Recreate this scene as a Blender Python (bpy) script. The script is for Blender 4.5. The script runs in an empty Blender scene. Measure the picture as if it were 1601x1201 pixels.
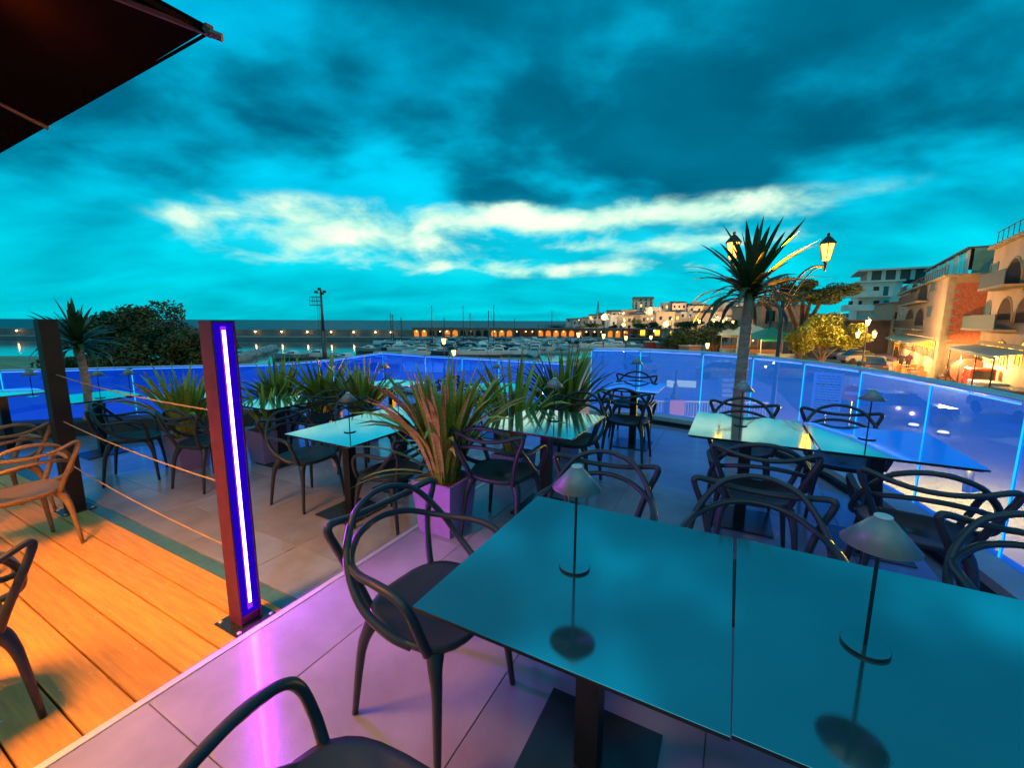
import bpy, math, random
from mathutils import Vector, Matrix
random.seed(11)
R = math.radians
scene = bpy.context.scene
C = scene.collection
# ------------------------------------------------------------------ camera
F_PX = 655.0; W_PX = 1601.0; EYE = 1.55
PITCH = math.atan2(99.0, F_PX); ROLL = R(0.24)
cd = bpy.data.cameras.new('camera'); cam = bpy.data.objects.new('camera', cd); C.objects.link(cam)
cam.location = (0, 0, EYE)
cam.rotation_euler = (Matrix.Rotation(R(90) - PITCH, 3, 'X') @ Matrix.Rotation(ROLL, 3, 'Z')).to_euler()
cd.sensor_width = 36; cd.lens = F_PX / W_PX * 36; cd.clip_start = 0.05; cd.clip_end = 30000
scene.camera = cam
scene.view_settings.view_transform = 'Standard'; scene.view_settings.look = 'None'
scene.view_settings.exposure = 0.85; scene.view_settings.gamma = 1.0
scene.view_settings.use_curve_mapping = False
# ------------------------------------------------------------------ world: dusk sky with a cloud deck
world = bpy.data.worlds.new('World'); scene.world = world; world.use_nodes = True
def build_world():
    nt = world.node_tree; N = nt.nodes; L = nt.links; N.clear()
    out = N.new('ShaderNodeOutputWorld'); bg = N.new('ShaderNodeBackground'); L.new(bg.outputs[0], out.inputs[0])
    bg.inputs[1].default_value = 1.0
    tc = N.new('ShaderNodeTexCoord'); sep = N.new('ShaderNodeSeparateXYZ'); L.new(tc.outputs['Generated'], sep.inputs[0])
    def M(op, a, b=None, c=None, clamp=False):
        n = N.new('ShaderNodeMath'); n.operation = op; n.use_clamp = clamp
        for i, v in enumerate((a, b, c)):
            if v is None: continue
            if isinstance(v, (int, float)): n.inputs[i].default_value = v
            else: L.new(v, n.inputs[i])
        return n.outputs[0]
    X, Y, Z = sep.outputs
    zc = M('MAXIMUM', Z, 0.0)
    den = M('ADD', zc, 0.30)
    px = M('DIVIDE', X, den); py = M('DIVIDE', Y, den)
    cmb = N.new('ShaderNodeCombineXYZ'); L.new(px, cmb.inputs[0]); L.new(py, cmb.inputs[1])
    def noise(scale, detail, rough, off, dist=0.0, sx=1.0, sy=1.0):
        mp = N.new('ShaderNodeMapping'); mp.inputs['Location'].default_value = off; mp.inputs['Scale'].default_value = (sx, sy, 1)
        L.new(cmb.outputs[0], mp.inputs[0])
        n = N.new('ShaderNodeTexNoise'); n.inputs['Scale'].default_value = scale; n.inputs['Detail'].default_value = detail
        n.inputs['Roughness'].default_value = rough; n.inputs['Distortion'].default_value = dist
        L.new(mp.outputs[0], n.inputs['Vector']); return n.outputs['Fac']
    def ramp(fac, stops):
        r = N.new('ShaderNodeValToRGB'); e = r.color_ramp.elements
        while len(e) > 1: e.remove(e[0])
        e[0].position = stops[0][0]; e[0].color = (*stops[0][1], 1)
        for p, c in stops[1:]:
            q = e.new(p); q.color = (*c, 1)
        L.new(fac, r.inputs[0]); return r.outputs[0]
    def smooth(x, a, b):
        n = N.new('ShaderNodeMapRange'); n.interpolation_type = 'SMOOTHSTEP'
        n.inputs[1].default_value = a; n.inputs[2].default_value = b; L.new(x, n.inputs[0]); return n.outputs[0]
    def mix(f, a, b):
        n = N.new('ShaderNodeMix'); n.data_type = 'RGBA'
        L.new(f, n.inputs[0])
        for i, v in ((6, a), (7, b)):
            if isinstance(v, tuple): n.inputs[i].default_value = (*v, 1)
            else: L.new(v, n.inputs[i])
        return n.outputs[2]
    az = M('ARCTAN2', X, Y)                       # radians, 0 straight out to sea
    # open sky colour by height
    base = ramp(zc, [(0.0, (0.0, .31, .38)), (0.10, (0.0, .38, .47)), (0.25, (0.0, .34, .50)), (0.5, (0.0, .28, .46)), (1.0, (0.0, .25, .43))])
    # broad dark cloud masses
    n1 = noise(0.95, 7, .52, (3.1, 1.7, 0), 0.15, 0.9, 1.1)
    n2 = noise(2.6, 6, .50, (7.7, 2.2, 0), 0.15, 0.9, 1.1)
    body = M('ADD', M('MULTIPLY', n1, 0.55), M('MULTIPLY', n2, 0.45))
    # more cloud aloft and towards the right, clear strip low down
    bias = M('SUBTRACT', M('MULTIPLY', smooth(Z, 0.12, 0.36), 0.10), M('MULTIPLY', smooth(Z, 0.50, 0.85), 0.10))
    right = M('MULTIPLY', smooth(az, -0.7, 0.25), 0.05)
    dens = smooth(M('ADD', M('ADD', body, bias), right), 0.48, 0.66)
    dens = M('MULTIPLY', dens, smooth(Z, 0.10, 0.26))
    col = mix(dens, base, (0.0, .085, .150))
    # soft streaky variation inside
    n3 = noise(2.4, 4, .5, (1.2, 9.4, 0), 0.3, 0.6, 1.1)
    var = N.new('ShaderNodeMix'); var.data_type = 'RGBA'; var.blend_type = 'MULTIPLY'; var.inputs[0].default_value = 1.0
    L.new(col, var.inputs[6]); L.new(ramp(n3, [(0.32, (1, .70, .74)), (0.68, (1, 1.2, 1.16))]), var.inputs[7]); col = var.outputs[2]
    # sunset gaps: pale patches where the deck breaks
    def patch(a0, aw, z0, zw):
        a = M('DIVIDE', M('SUBTRACT', az, a0), aw); z = M('DIVIDE', M('SUBTRACT', Z, z0), zw)
        r2 = M('ADD', M('MULTIPLY', a, a), M('MULTIPLY', z, z))
        return M('EXPONENT', M('MULTIPLY', r2, -1.0))
    nb = noise(3.4, 6, .56, (5.5, 3.3, 0), 0.25, 1.0, 1.0)
    nbd = M('SUBTRACT', nb, 0.5)
    g = M('ADD', M('MULTIPLY', patch(-0.39, 0.22, 0.178, 0.050), 1.25), M('MULTIPLY', patch(0.18, 0.38, 0.222, 0.028), 1.4))
    g = M('ADD', g, M('MULTIPLY', patch(0.06, 0.34, 0.118, 0.018), 0.8))
    g = M('ADD', g, M('MULTIPLY', patch(0.30, 0.28, 0.165, 0.018), 0.7))
    nbd = M('MULTIPLY', nbd, smooth(g, 0.02, 0.35))
    gg = smooth(M('ADD', g, M('MULTIPLY', nbd, 3.6)), 0.18, 1.10)
    halo = M('MULTIPLY', smooth(g, 0.05, 1.2), 0.35)
    col = mix(halo, col, (.03, .46, .50))
    col = mix(M('MULTIPLY', gg, 0.92), col, (.33, .56, .45))
    core = smooth(M('ADD', g, M('MULTIPLY', nbd, 4.6)), 0.75, 1.6)
    col = mix(M('MULTIPLY', core, 0.8), col, (.62, .66, .52))
    # below the horizon: dull sea colour
    col = mix(smooth(Z, -0.02, 0.0), (0.0, .16, .20), col)
    L.new(col, bg.inputs[0])
build_world()
sun = bpy.data.lights.new('afterglow', 'SUN'); sun.energy = 0.25; sun.angle = R(60); sun.color = (.75, .95, .8)
so = bpy.data.objects.new('afterglow', sun); C.objects.link(so)
so.rotation_euler = Vector((0.10, 0.45, -0.85)).to_track_quat('-Z', 'Y').to_euler()
scene.render.engine = 'CYCLES'
scene.cycles.max_bounces = 8; scene.cycles.transparent_max_bounces = 16
scene.cycles.sample_clamp_indirect = 3.0
# ------------------------------------------------------------------ sight lines -> places on level planes
def ray(px, py):
    x = px - 800.5; y = py - 600.5; cr, sr = math.cos(ROLL), math.sin(ROLL)
    x2 = x * cr + y * sr; y2 = -x * sr + y * cr; c, s = math.cos(PITCH), math.sin(PITCH)
    return Vector((x2, F_PX * c - y2 * s, -(F_PX * s + y2 * c)))
def ground(px, py, z):
    r = ray(px, py); k = (z - EYE) / r.z; return Vector((r.x * k, r.y * k, z))
def at_depth(px, py, d):
    r = ray(px, py); k = d / r.y; return Vector((r.x * k, d, EYE + r.z * k))
def on_plane(px, py, p0, n):
    r = ray(px, py); e = Vector((0, 0, EYE)); k = (p0 - e).dot(n) / r.dot(n); return e + r * k
U_ = Vector((.884, -.467, 0)).normalized(); V_ = Vector((.467, .884, 0)).normalized()
O_ = Vector((-1.029, 2.445, 0))
ANG = math.atan2(U_.y, U_.x)
LOW = -0.17
STREET = -3.2; SEA = -5.5
def uv(a, b, z=0.0): 
    p = O_ + U_ * a + V_ * b; p.z = z; return p
def to_uv(p):
    d = Vector(p) - O_; return d.dot(U_), d.dot(V_)
# ------------------------------------------------------------------ mesh helpers
class MB:
    def __init__(s): s.v = []; s.f = []; s.m = []
    def add(s, vs, fs, mi=0):
        o = len(s.v); s.v += [tuple(p) for p in vs]; s.f += [tuple(i + o for i in f) for f in fs]; s.m += [mi] * len(fs); return s
    def box(s, x0, x1, y0, y1, z0, z1, mi=0, M=None, bev=0.0):
        if bev > 0:
            b = bev; vs = []
            for z, i in ((z0, b), (z0 + b, 0), (z1 - b, 0), (z1, b)):
                vs += [(x0 + i + (b if i == 0 else 0) * 0, y0 + i, z), (x1 - i, y0 + i, z), (x1 - i, y1 - i, z), (x0 + i, y1 - i, z)]
            fs = [(3, 2, 1, 0), (12, 13, 14, 15)]
            for k in range(3):
                for j in range(4):
                    fs.append((k * 4 + j, k * 4 + (j + 1) % 4, k * 4 + 4 + (j + 1) % 4, k * 4 + 4 + j))
        else:
            vs = [(x0, y0, z0), (x1, y0, z0), (x1, y1, z0), (x0, y1, z0), (x0, y0, z1), (x1, y0, z1), (x1, y1, z1), (x0, y1, z1)]
            fs = [(3, 2, 1, 0), (4, 5, 6, 7), (0, 1, 5, 4), (1, 2, 6, 5), (2, 3, 7, 6), (3, 0, 4, 7)]
        if M is not None: vs = [M @ Vector(p) for p in vs]
        return s.add(vs, fs, mi)
    def tube(s, pts, rad, n=8, mi=0, cap=True, flat=1.0):
        pts = [Vector(p) for p in pts]; k = len(pts)
        if isinstance(rad, (int, float)): rad = [rad] * k
        vs = []; up = Vector((0, 0, 1)); prev = None
        for i, p in enumerate(pts):
            t = (pts[min(i + 1, k - 1)] - pts[max(i - 1, 0)]).normalized()
            if prev is None:
                a = t.cross(up)
                if a.length < 1e-3: a = t.cross(Vector((0, 1, 0)))
            else: a = prev - t * prev.dot(t)
            a.normalize(); prev = a; b = t.cross(a)
            for j in range(n):
                q = 2 * math.pi * j / n
                vs.append(p + (a * math.cos(q) + b * math.sin(q) * flat) * rad[i])
        fs = []
        for i in range(k - 1):
            for j in range(n):
                fs.append((i * n + j, i * n + (j + 1) % n, (i + 1) * n + (j + 1) % n, (i + 1) * n + j))
        if cap: fs += [tuple(range(n))[::-1], tuple((k - 1) * n + j for j in range(n))]
        return s.add(vs, fs, mi)
    def lathe(s, prof, n=20, c=(0, 0, 0), mi=0, M=None):
        vs = []
        for r, z in prof:
            for j in range(n):
                q = 2 * math.pi * j / n; vs.append(Vector((c[0] + r * math.cos(q), c[1] + r * math.sin(q), c[2] + z)))
        if M is not None: vs = [M @ p for p in vs]
        fs = []
        for i in range(len(prof) - 1):
            for j in range(n): fs.append((i * n + j, i * n + (j + 1) % n, (i + 1) * n + (j + 1) % n, (i + 1) * n + j))
        if prof[0][0] > 1e-4: fs.append(tuple(range(n))[::-1])
        if prof[-1][0] > 1e-4: fs.append(tuple((len(prof) - 1) * n + j for j in range(n)))
        return s.add(vs, fs, mi)
    def prism(s, poly, z0, z1, mi=0):
        n = len(poly); vs = [(p[0], p[1], z0) for p in poly] + [(p[0], p[1], z1) for p in poly]
        fs = [tuple(range(n))[::-1], tuple(range(n, 2 * n))] + [(i, (i + 1) % n, n + (i + 1) % n, n + i) for i in range(n)]
        return s.add(vs, fs, mi)
    def mesh(s, name, mats, smooth=False):
        me = bpy.data.meshes.new(name); me.from_pydata(s.v, [], s.f)
        for m in (mats if isinstance(mats, (list, tuple)) else [mats]): me.materials.append(m)
        if len(me.materials) > 1: me.polygons.foreach_set('material_index', s.m)
        if smooth: me.polygons.foreach_set('use_smooth', [True] * len(me.polygons))
        me.update(); return me
    def build(s, name, mats, parent=None, smooth=False, **kw):
        return link(name, s.mesh(name, mats, smooth), parent, **kw)
def link(name, data, parent=None, loc=None, rotz=None, **props):
    o = bpy.data.objects.new(name, data); C.objects.link(o)
    if parent: o.parent = parent
    if loc is not None: o.location = loc
    if rotz is not None: o.rotation_euler = (0, 0, rotz)
    for k, v in props.items(): o[k] = v
    return o
def thing(name, label, cat, loc=(0, 0, 0), rotz=0.0, group=None):
    o = bpy.data.objects.new(name, None); C.objects.link(o); o.empty_display_size = .1
    o.location = loc; o.rotation_euler = (0, 0, rotz); o['label'] = label; o['category'] = cat
    if group: o['group'] = group
    return o
def tag(o, label, cat, group=None):
    o['label'] = label; o['category'] = cat
    if group: o['group'] = group
    return o
def copy_tree(o, parent=None):
    c = o.copy(); C.objects.link(c); c.parent = parent
    for ch in list(kids[o.name]) if o.name in kids else []:
        copy_tree(ch, c)
    return c
kids = {}
def register(root):
    def rec(o):
        kids[o.name] = list(o.children)
        for c in o.children: rec(c)
    rec(root)
def relabel(o, label, group=None):
    o['label'] = label
    if group: o['group'] = group
def spline(pts, sub=6):
    pts = [Vector(p) for p in pts]; out = []
    for i in range(len(pts) - 1):
        p0 = pts[max(i - 1, 0)]; p1 = pts[i]; p2 = pts[i + 1]; p3 = pts[min(i + 2, len(pts) - 1)]
        for k in range(sub):
            t = k / sub; t2 = t * t; t3 = t2 * t
            out.append(0.5 * ((2 * p1) + (p2 - p0) * t + (2 * p0 - 5 * p1 + 4 * p2 - p3) * t2 + (3 * p1 - p0 - 3 * p2 + p3) * t3))
    out.append(pts[-1]); return out
# ------------------------------------------------------------------ materials
def mat(name, col, rough=.6, metal=0.0, var=.12, scale=8.0, bump=0.0, bscale=None, spec=.5, emit=None, es=0.0, col2=None, coat=0.0, detail=5, stretch=None, rnd=0.0):
    m = bpy.data.materials.new(name); m.use_nodes = True; nt = m.node_tree; N = nt.nodes; L = nt.links
    b = N['Principled BSDF']; b.inputs['Roughness'].default_value = rough; b.inputs['Metallic'].default_value = metal
    b.inputs['Specular IOR Level'].default_value = spec; b.inputs['Coat Weight'].default_value = coat
    b.inputs['Base Color'].default_value = (*col, 1)
    if var > 0 or bump > 0 or col2:
        tc = N.new('ShaderNodeTexCoord'); mp = N.new('ShaderNodeMapping'); L.new(tc.outputs['Object'], mp.inputs[0])
        if stretch: mp.inputs['Scale'].default_value = stretch
        n = N.new('ShaderNodeTexNoise'); n.inputs['Scale'].default_value = scale; n.inputs['Detail'].default_value = detail; n.inputs['Roughness'].default_value = .6
        L.new(mp.outputs[0], n.inputs['Vector'])
        r = N.new('ShaderNodeValToRGB'); r.color_ramp.elements[0].position = .3; r.color_ramp.elements[1].position = .7
        a = tuple(max(0, c * (1 - var)) for c in col); c2 = col2 if col2 else tuple(min(1, c * (1 + var)) for c in col)
        r.color_ramp.elements[0].color = (*a, 1); r.color_ramp.elements[1].color = (*c2, 1)
        L.new(n.outputs['Fac'], r.inputs[0]); L.new(r.outputs[0], b.inputs['Base Color'])
        mr = N.new('ShaderNodeMapRange'); mr.inputs[3].default_value = max(.02, rough - .07); mr.inputs[4].default_value = min(1, rough + .07)
        L.new(n.outputs['Fac'], mr.inputs[0]); L.new(mr.outputs[0], b.inputs['Roughness'])
        if bump > 0:
            n2 = N.new('ShaderNodeTexNoise'); n2.inputs['Scale'].default_value = bscale or scale * 5; n2.inputs['Detail'].default_value = 3
            L.new(mp.outputs[0], n2.inputs['Vector'])
            bp = N.new('ShaderNodeBump'); bp.inputs['Strength'].default_value = bump; bp.inputs['Distance'].default_value = .01
            L.new(n2.outputs['Fac'], bp.inputs['Height']); L.new(bp.outputs[0], b.inputs['Normal'])
    if rnd > 0:
        oi = N.new('ShaderNodeObjectInfo'); mr2 = N.new('ShaderNodeMapRange'); mr2.inputs[3].default_value = 1 - rnd; mr2.inputs[4].default_value = 1 + rnd
        L.new(oi.outputs['Random'], mr2.inputs[0]); vm = N.new('ShaderNodeVectorMath'); vm.operation = 'SCALE'
        src = b.inputs['Base Color'].links[0].from_socket; L.new(src, vm.inputs[0]); L.new(mr2.outputs[0], vm.inputs['Scale']); L.new(vm.outputs[0], b.inputs['Base Color'])
        ad = N.new('ShaderNodeVectorMath'); ad.operation = 'ADD'; L.new(tc.outputs['Object'], ad.inputs[0]); sc_ = N.new('ShaderNodeMath'); sc_.operation = 'MULTIPLY'; sc_.inputs[1].default_value = 37; L.new(oi.outputs['Random'], sc_.inputs[0]); L.new(sc_.outputs[0], ad.inputs[1]); L.new(ad.outputs[0], mp.inputs[0])
    if emit:
        b.inputs['Emission Color'].default_value = (*emit, 1); b.inputs['Emission Strength'].default_value = es
    return m
def emissive(name, col, s):
    m = bpy.data.materials.new(name); m.use_nodes = True; nt = m.node_tree; nt.nodes.clear()
    e = nt.nodes.new('ShaderNodeEmission'); e.inputs[0].default_value = (*col, 1); e.inputs[1].default_value = s
    o = nt.nodes.new('ShaderNodeOutputMaterial'); nt.links.new(e.outputs[0], o.inputs[0]); return m
m_chair = mat('chair_plastic', (.022, .024, .03), .42, var=.15, scale=30, bump=.05, bscale=400)
m_metal = mat('black_metal', (.012, .012, .014), .4, .3, var=.2, scale=20)
m_plate = mat('base_plate_metal', (.05, .055, .06), .25, .6, var=.2, scale=6)
m_shade = mat('lamp_shade_metal', (.24, .24, .23), .45, .2, var=.1, scale=20)
m_shade_top = mat('lamp_cap', (.55, .6, .6), .3, .2, var=.05)
m_wood = mat('deck_board', (.66, .31, .06), .55, var=.22, scale=3, rnd=.12, bump=.25, bscale=30, stretch=(1, 14, 14))
m_tile = mat('stone_tile', (.25, .25, .30), .24, var=.22, scale=2.3, coat=.5, rnd=.08, bump=.06, bscale=60, detail=8)
m_tile_step = mat('stone_tile_upper', (.22, .22, .28), .22, var=.22, scale=2.0, coat=.25, rnd=.07, bump=.05, bscale=70, detail=8)
m_grout = mat('grout', (.20, .19, .23), .9, var=.2, scale=10)
m_trim = mat('aluminium_trim', (.6, .58, .56), .5, .6, var=.05)
m_drain = mat('drain_channel', (.08, .22, .24), .45, .3, var=.2, scale=12)
m_post = mat('rusty_brown_post', (.006, .004, .004), .6, .2, var=.35, scale=18, bump=.2, bscale=120)
m_rope = mat('rope_hemp', (.35, .26, .17), .9, var=.25, scale=60, bump=.6, bscale=260)
m_planter = mat('grey_planter', (.30, .18, .36), .55, var=.1, scale=20)
m_soil = mat('bark_mulch', (.20, .06, .03), .9, var=.5, scale=40)
m_leaf = mat('sword_leaf', (.27, .30, .02), .5, var=.5, scale=3.0, col2=(.48, .48, .045), stretch=(20, 1, 20))
m_leaf2 = mat('sword_leaf_green', (.12, .13, .018), .5, var=.5, scale=3.0, col2=(.27, .25, .04), stretch=(20, 1, 20))
m_leaf3 = mat('sword_leaf_dry', (.38, .32, .03), .5, var=.4, scale=3.0, col2=(.56, .48, .08), stretch=(20, 1, 20))
m_palmleaf = mat('palm_leaf', (.025, .055, .018), .4, var=.4, scale=3.0, col2=(.06, .11, .02), stretch=(20, 1, 20))
m_trunk = mat('palm_trunk', (.55, .24, .17), .85, var=.35, scale=12, bump=.9, bscale=45, stretch=(1, 1, 3))
m_umb = mat('umbrella_cloth', (.005, .003, .003), .95, var=.25, scale=6, bump=.2, bscale=500, spec=.03)
m_bark = mat('tree_bark', (.10, .065, .045), .9, var=.3, scale=6, bump=.8, bscale=20)
m_sea2 = mat('open_sea_water', (.0, .085, .11), .55, var=.12, scale=.02, spec=.35, stretch=(.2, 1, 1))
m_umbframe = mat('umbrella_frame', (.10, .07, .06), .5, .4, var=.1)
m_asphalt = mat('street_asphalt', (.095, .095, .10), .85, var=.25, scale=.6, bump=.2, bscale=30)
m_pave = mat('promenade_paving', (.50, .28, .26), .75, var=.18, scale=.9, bump=.2, bscale=12)
m_grass = mat('grass_field', (.055, .10, .03), .95, var=.5, scale=.5, col2=(.13, .15, .05))
m_sand = mat('beach_ground', (.20, .26, .12), .95, var=.4, scale=.15, col2=(.38, .36, .20))
m_hill = mat('hillside', (.05, .055, .04), .95, var=.4, scale=.05)
m_conc = mat('concrete', (.42, .42, .39), .8, var=.15, scale=2, bump=.2)
m_dconc = mat('mole_concrete', (.16, .155, .14), .85, var=.25, scale=.4)
m_glassdark = mat('dark_window_glass', (.02, .03, .035), .08, 0, var=0, spec=.8)
m_litwin = emissive('lit_window', (1, .55, .12), 1.0)
m_bulb = emissive('lamp_bulb', (1, .50, .12), 5)
m_bulb_hot = emissive('lamp_bulb_near', (1, .40, .055), 3.6)
m_far = emissive('far_lamp_bulb', (1, .55, .2), 14)
m_iron = mat('cast_iron', (.03, .03, .03), .5, .4, var=.2)
m_white = mat('white_gelcoat', (.8, .8, .77), .3, var=.06, scale=3)
m_offwhite = mat('pale_paint', (.42, .45, .43), .6, var=.1)
m_navy = mat('navy_canvas', (.03, .05, .09), .8, var=.2)
m_mast = mat('mast_metal', (.10, .10, .09), .4, .5, var=.1)
m_teak = mat('teak_deck', (.20, .12, .06), .7, var=.2)
m_tyre = mat('tyre', (.02, .02, .02), .9, var=0)
m_red = mat('red_paint', (.42, .03, .02), .35, var=.05)
def glass_panel_mat(ec, es):
    m = bpy.data.materials.new('blue_lit_glass'); m.use_nodes = True; nt = m.node_tree; N = nt.nodes; L = nt.links; N.clear()
    out = N.new('ShaderNodeOutputMaterial')
    tr = N.new('ShaderNodeBsdfTransparent'); tr.inputs[0].default_value = (.36, .50, 1.0, 1)
    em = N.new('ShaderNodeEmission'); em.inputs[0].default_value = (*ec, 1); em.inputs[1].default_value = es
    sc = N.new('ShaderNodeBsdfTranslucent'); sc.inputs[0].default_value = (.06, .35, 1, 1)
    gl = N.new('ShaderNodeBsdfGlossy'); gl.inputs['Roughness'].default_value = .02; gl.inputs[0].default_value = (.8, .9, 1, 1)
    a = N.new('ShaderNodeAddShader'); L.new(tr.outputs[0], a.inputs[0]); L.new(em.outputs[0], a.inputs[1])
    m1 = N.new('ShaderNodeMixShader'); m1.inputs[0].default_value = .06; L.new(a.outputs[0], m1.inputs[1]); L.new(sc.outputs[0], m1.inputs[2])
    lw = N.new('ShaderNodeLayerWeight'); lw.inputs[0].default_value = .5; pw = N.new('ShaderNodeMath'); pw.operation = 'POWER'; pw.inputs[1].default_value = 4; L.new(lw.outputs['Facing'], pw.inputs[0]); fr = N.new('ShaderNodeMath'); fr.operation = 'MULTIPLY_ADD'; fr.inputs[1].default_value = .5; fr.inputs[2].default_value = .03; L.new(pw.outputs[0], fr.inputs[0])
    m2 = N.new('ShaderNodeMixShader'); L.new(fr.outputs[0], m2.inputs[0]); L.new(m1.outputs[0], m2.inputs[1]); L.new(gl.outputs[0], m2.inputs[2])
    L.new(m2.outputs[0], out.inputs[0]); return m
m_glass = glass_panel_mat((0.0, .10, 1.0), .13); m_glass_r = glass_panel_mat((0.0, .22, 1.0), .12)
m_edge = emissive('led_lit_glass_edge', (.01, .50, 1.0), .75)
m_led_blue = emissive('rail_led_strip', (.03, .15, 1.0), 2.2)
m_rail = mat('handrail_steel', (.62, .66, .68), .3, .55, var=.05)
m_led = emissive('violet_led_core', (1.0, .60, 1.0), 6)
m_led_face = emissive('led_glow_on_post', (.03, .0, 1.0), .26)  # emission imitates the blue glow of the strip on the post face
m_postred = mat('maroon_post', (.09, .008, .05), .55, .1, var=.3, scale=14, bump=.2, bscale=120)
m_chair_lit = mat('chair_plastic_lit_look', (.22, .13, .06), .45, var=.15, scale=30)  # orange lit look of the deck chairs put into the base colour
m_led_halo = emissive('led_halo_glow', (.30, .02, 1.0), .7)  # emission imitates the magenta halo around the LED core
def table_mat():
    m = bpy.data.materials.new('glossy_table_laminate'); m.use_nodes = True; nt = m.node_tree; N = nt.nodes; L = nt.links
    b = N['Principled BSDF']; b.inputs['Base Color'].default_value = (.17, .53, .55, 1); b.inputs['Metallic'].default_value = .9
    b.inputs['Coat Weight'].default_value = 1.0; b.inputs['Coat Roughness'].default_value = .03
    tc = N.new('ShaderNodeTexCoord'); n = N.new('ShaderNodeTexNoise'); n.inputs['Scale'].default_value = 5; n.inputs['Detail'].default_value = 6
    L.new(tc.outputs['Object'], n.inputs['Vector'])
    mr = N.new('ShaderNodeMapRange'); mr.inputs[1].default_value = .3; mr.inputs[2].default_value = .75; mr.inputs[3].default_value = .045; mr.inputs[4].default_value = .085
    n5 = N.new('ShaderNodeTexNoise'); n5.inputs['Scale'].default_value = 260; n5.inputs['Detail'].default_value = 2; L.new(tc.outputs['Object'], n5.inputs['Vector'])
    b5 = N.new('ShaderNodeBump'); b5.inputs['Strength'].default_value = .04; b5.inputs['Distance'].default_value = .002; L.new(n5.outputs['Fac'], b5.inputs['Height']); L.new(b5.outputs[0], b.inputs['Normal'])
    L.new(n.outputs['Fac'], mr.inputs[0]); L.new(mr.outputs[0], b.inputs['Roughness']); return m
m_table = table_mat()
def water_mat():
    m = bpy.data.materials.new('sea_water'); m.use_nodes = True; nt = m.node_tree; N = nt.nodes; L = nt.links
    b = N['Principled BSDF']; b.inputs['Base Color'].default_value = (.01, .07, .085, 1); b.inputs['Roughness'].default_value = .05
    b.inputs['IOR'].default_value = 1.33
    tc = N.new('ShaderNodeTexCoord'); mp = N.new('ShaderNodeMapping'); mp.inputs['Scale'].default_value = (1, 1, 1); L.new(tc.outputs['Object'], mp.inputs[0])
    n = N.new('ShaderNodeTexNoise'); n.inputs['Scale'].default_value = .9; n.inputs['Detail'].default_value = 4; L.new(mp.outputs[0], n.inputs['Vector'])
    bp = N.new('ShaderNodeBump'); bp.inputs['Strength'].default_value = .3; bp.inputs['Distance'].default_value = .05
    L.new(n.outputs['Fac'], bp.inputs['Height']); L.new(bp.outputs[0], b.inputs['Normal']); return m
m_water = water_mat()
#@@STRUCTURE
# ================================================================== STRUCTURE
def flat_poly(name, pts, z, m, kind='structure', sub=None):
    me = bpy.data.meshes.new(name); me.from_pydata([(p[0], p[1], z) for p in pts], [], [tuple(range(len(pts)))]); me.materials.append(m); me.update()
    o = link(name, me); o['kind'] = kind; return o
def area2(p): return sum(p[i][0] * p[(i + 1) % len(p)][1] - p[(i + 1) % len(p)][0] * p[i][1] for i in range(len(p)))
def ccw(p): return p if area2(p) > 0 else p[::-1]
sea = flat_poly('sea', [(-16000, -200), (16000, -200), (16000, 156), (-16000, 156)], SEA, m_water)
flat_poly('open_sea', [(-16000, 156), (16000, 156), (16000, 22000), (-16000, 22000)], SEA, m_sea2)
SHORE = [(-400, 54), (-75, 53.5), (-57, 53.8), (-40, 50), (-30, 44), (-20, 40), (-6, 38.2), (8, 52), (21.4, 70.5), (45, 108), (64, 146), (66, 190), (48, 250), (40, 330), (70, 460), (900, 700), (900, -150), (-400, -150)]
mb = MB(); mb.prism(ccw(SHORE), SEA - 1, STREET)
g = mb.build('ground', m_asphalt); g['kind'] = 'structure'
flat_poly('beach', ccw([(-399, 53.6), (-75, 53.2), (-57, 53.5), (-40, 49.7), (-30, 43.7), (-26, 20), (-60, 10), (-399, 10)]), STREET + .004, m_sand)
flat_poly('promenade', ccw([(-25, 41), (-6, 37.6), (8, 51), (20, 69), (26, 68), (24, 46), (19, 30), (13, 17), (8, 9), (-25, 9)]), STREET + .004, m_pave)
# hill behind the harbour
def hill_h(x, y):
    t = max(0, min(1, (y - 205) / 130)); t = t * t * (3 - 2 * t)
    e = max(0, min(1, (x - (30 + (y - 200) * .12)) / 95)); e = e ** .6
    return STREET + .02 + 11.5 * t * e + 0.6 * math.sin(x * .07) * t * e
mb = MB(); nx, ny = 60, 24
for j in range(ny + 1):
    for i in range(nx + 1):
        x = 42 + i * 13; y = 195 + j * 16; mb.v.append((x, y, hill_h(x, y) if j and i else STREET - .3))
for j in range(ny):
    for i in range(nx):
        a = j * (nx + 1) + i; mb.f.append((a, a + 1, a + nx + 2, a + nx + 1)); mb.m.append(0)
hl = mb.build('hill', m_hill, smooth=True); hl['kind'] = 'structure'
# ------------------------------------------------------------------ terrace slabs
RAIL_R = [(1.312, 6.922), (2.072, 6.747), (2.808, 6.142), (3.171, 5.48), (3.367, 4.794), (3.400, 4.039), (3.26, 3.217), (3.04, 2.42), (2.78, 1.66), (2.50, .92), (2.25, .18), (2.08, -.6)]
RAIL_L = [(-8.75, 6.28), (-8.014, 6.506), (-7.261, 6.702), (-6.41, 7.004), (-5.272, 7.343), (-4.379, 7.701), (-3.7, 8.6), (-3.25, 10.497)]
RAIL_M = [(-3.25, 10.497), (-1.996, 9.619), (-1.1, 9.19), (-0.277, 8.759), (0.625, 8.263), (1.25, 7.90)]
pu0 = uv(0, -6)
upper = ccw([(pu0.x, pu0.y), (1.25, 6.95)] + RAIL_R[0:] + [(2.08, -6), ])
lower = ccw([(pu0.x, pu0.y), (1.25, 6.95)] + RAIL_M[::-1] + RAIL_L[::-1][1:] + [(-9.2, -3)])
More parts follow.
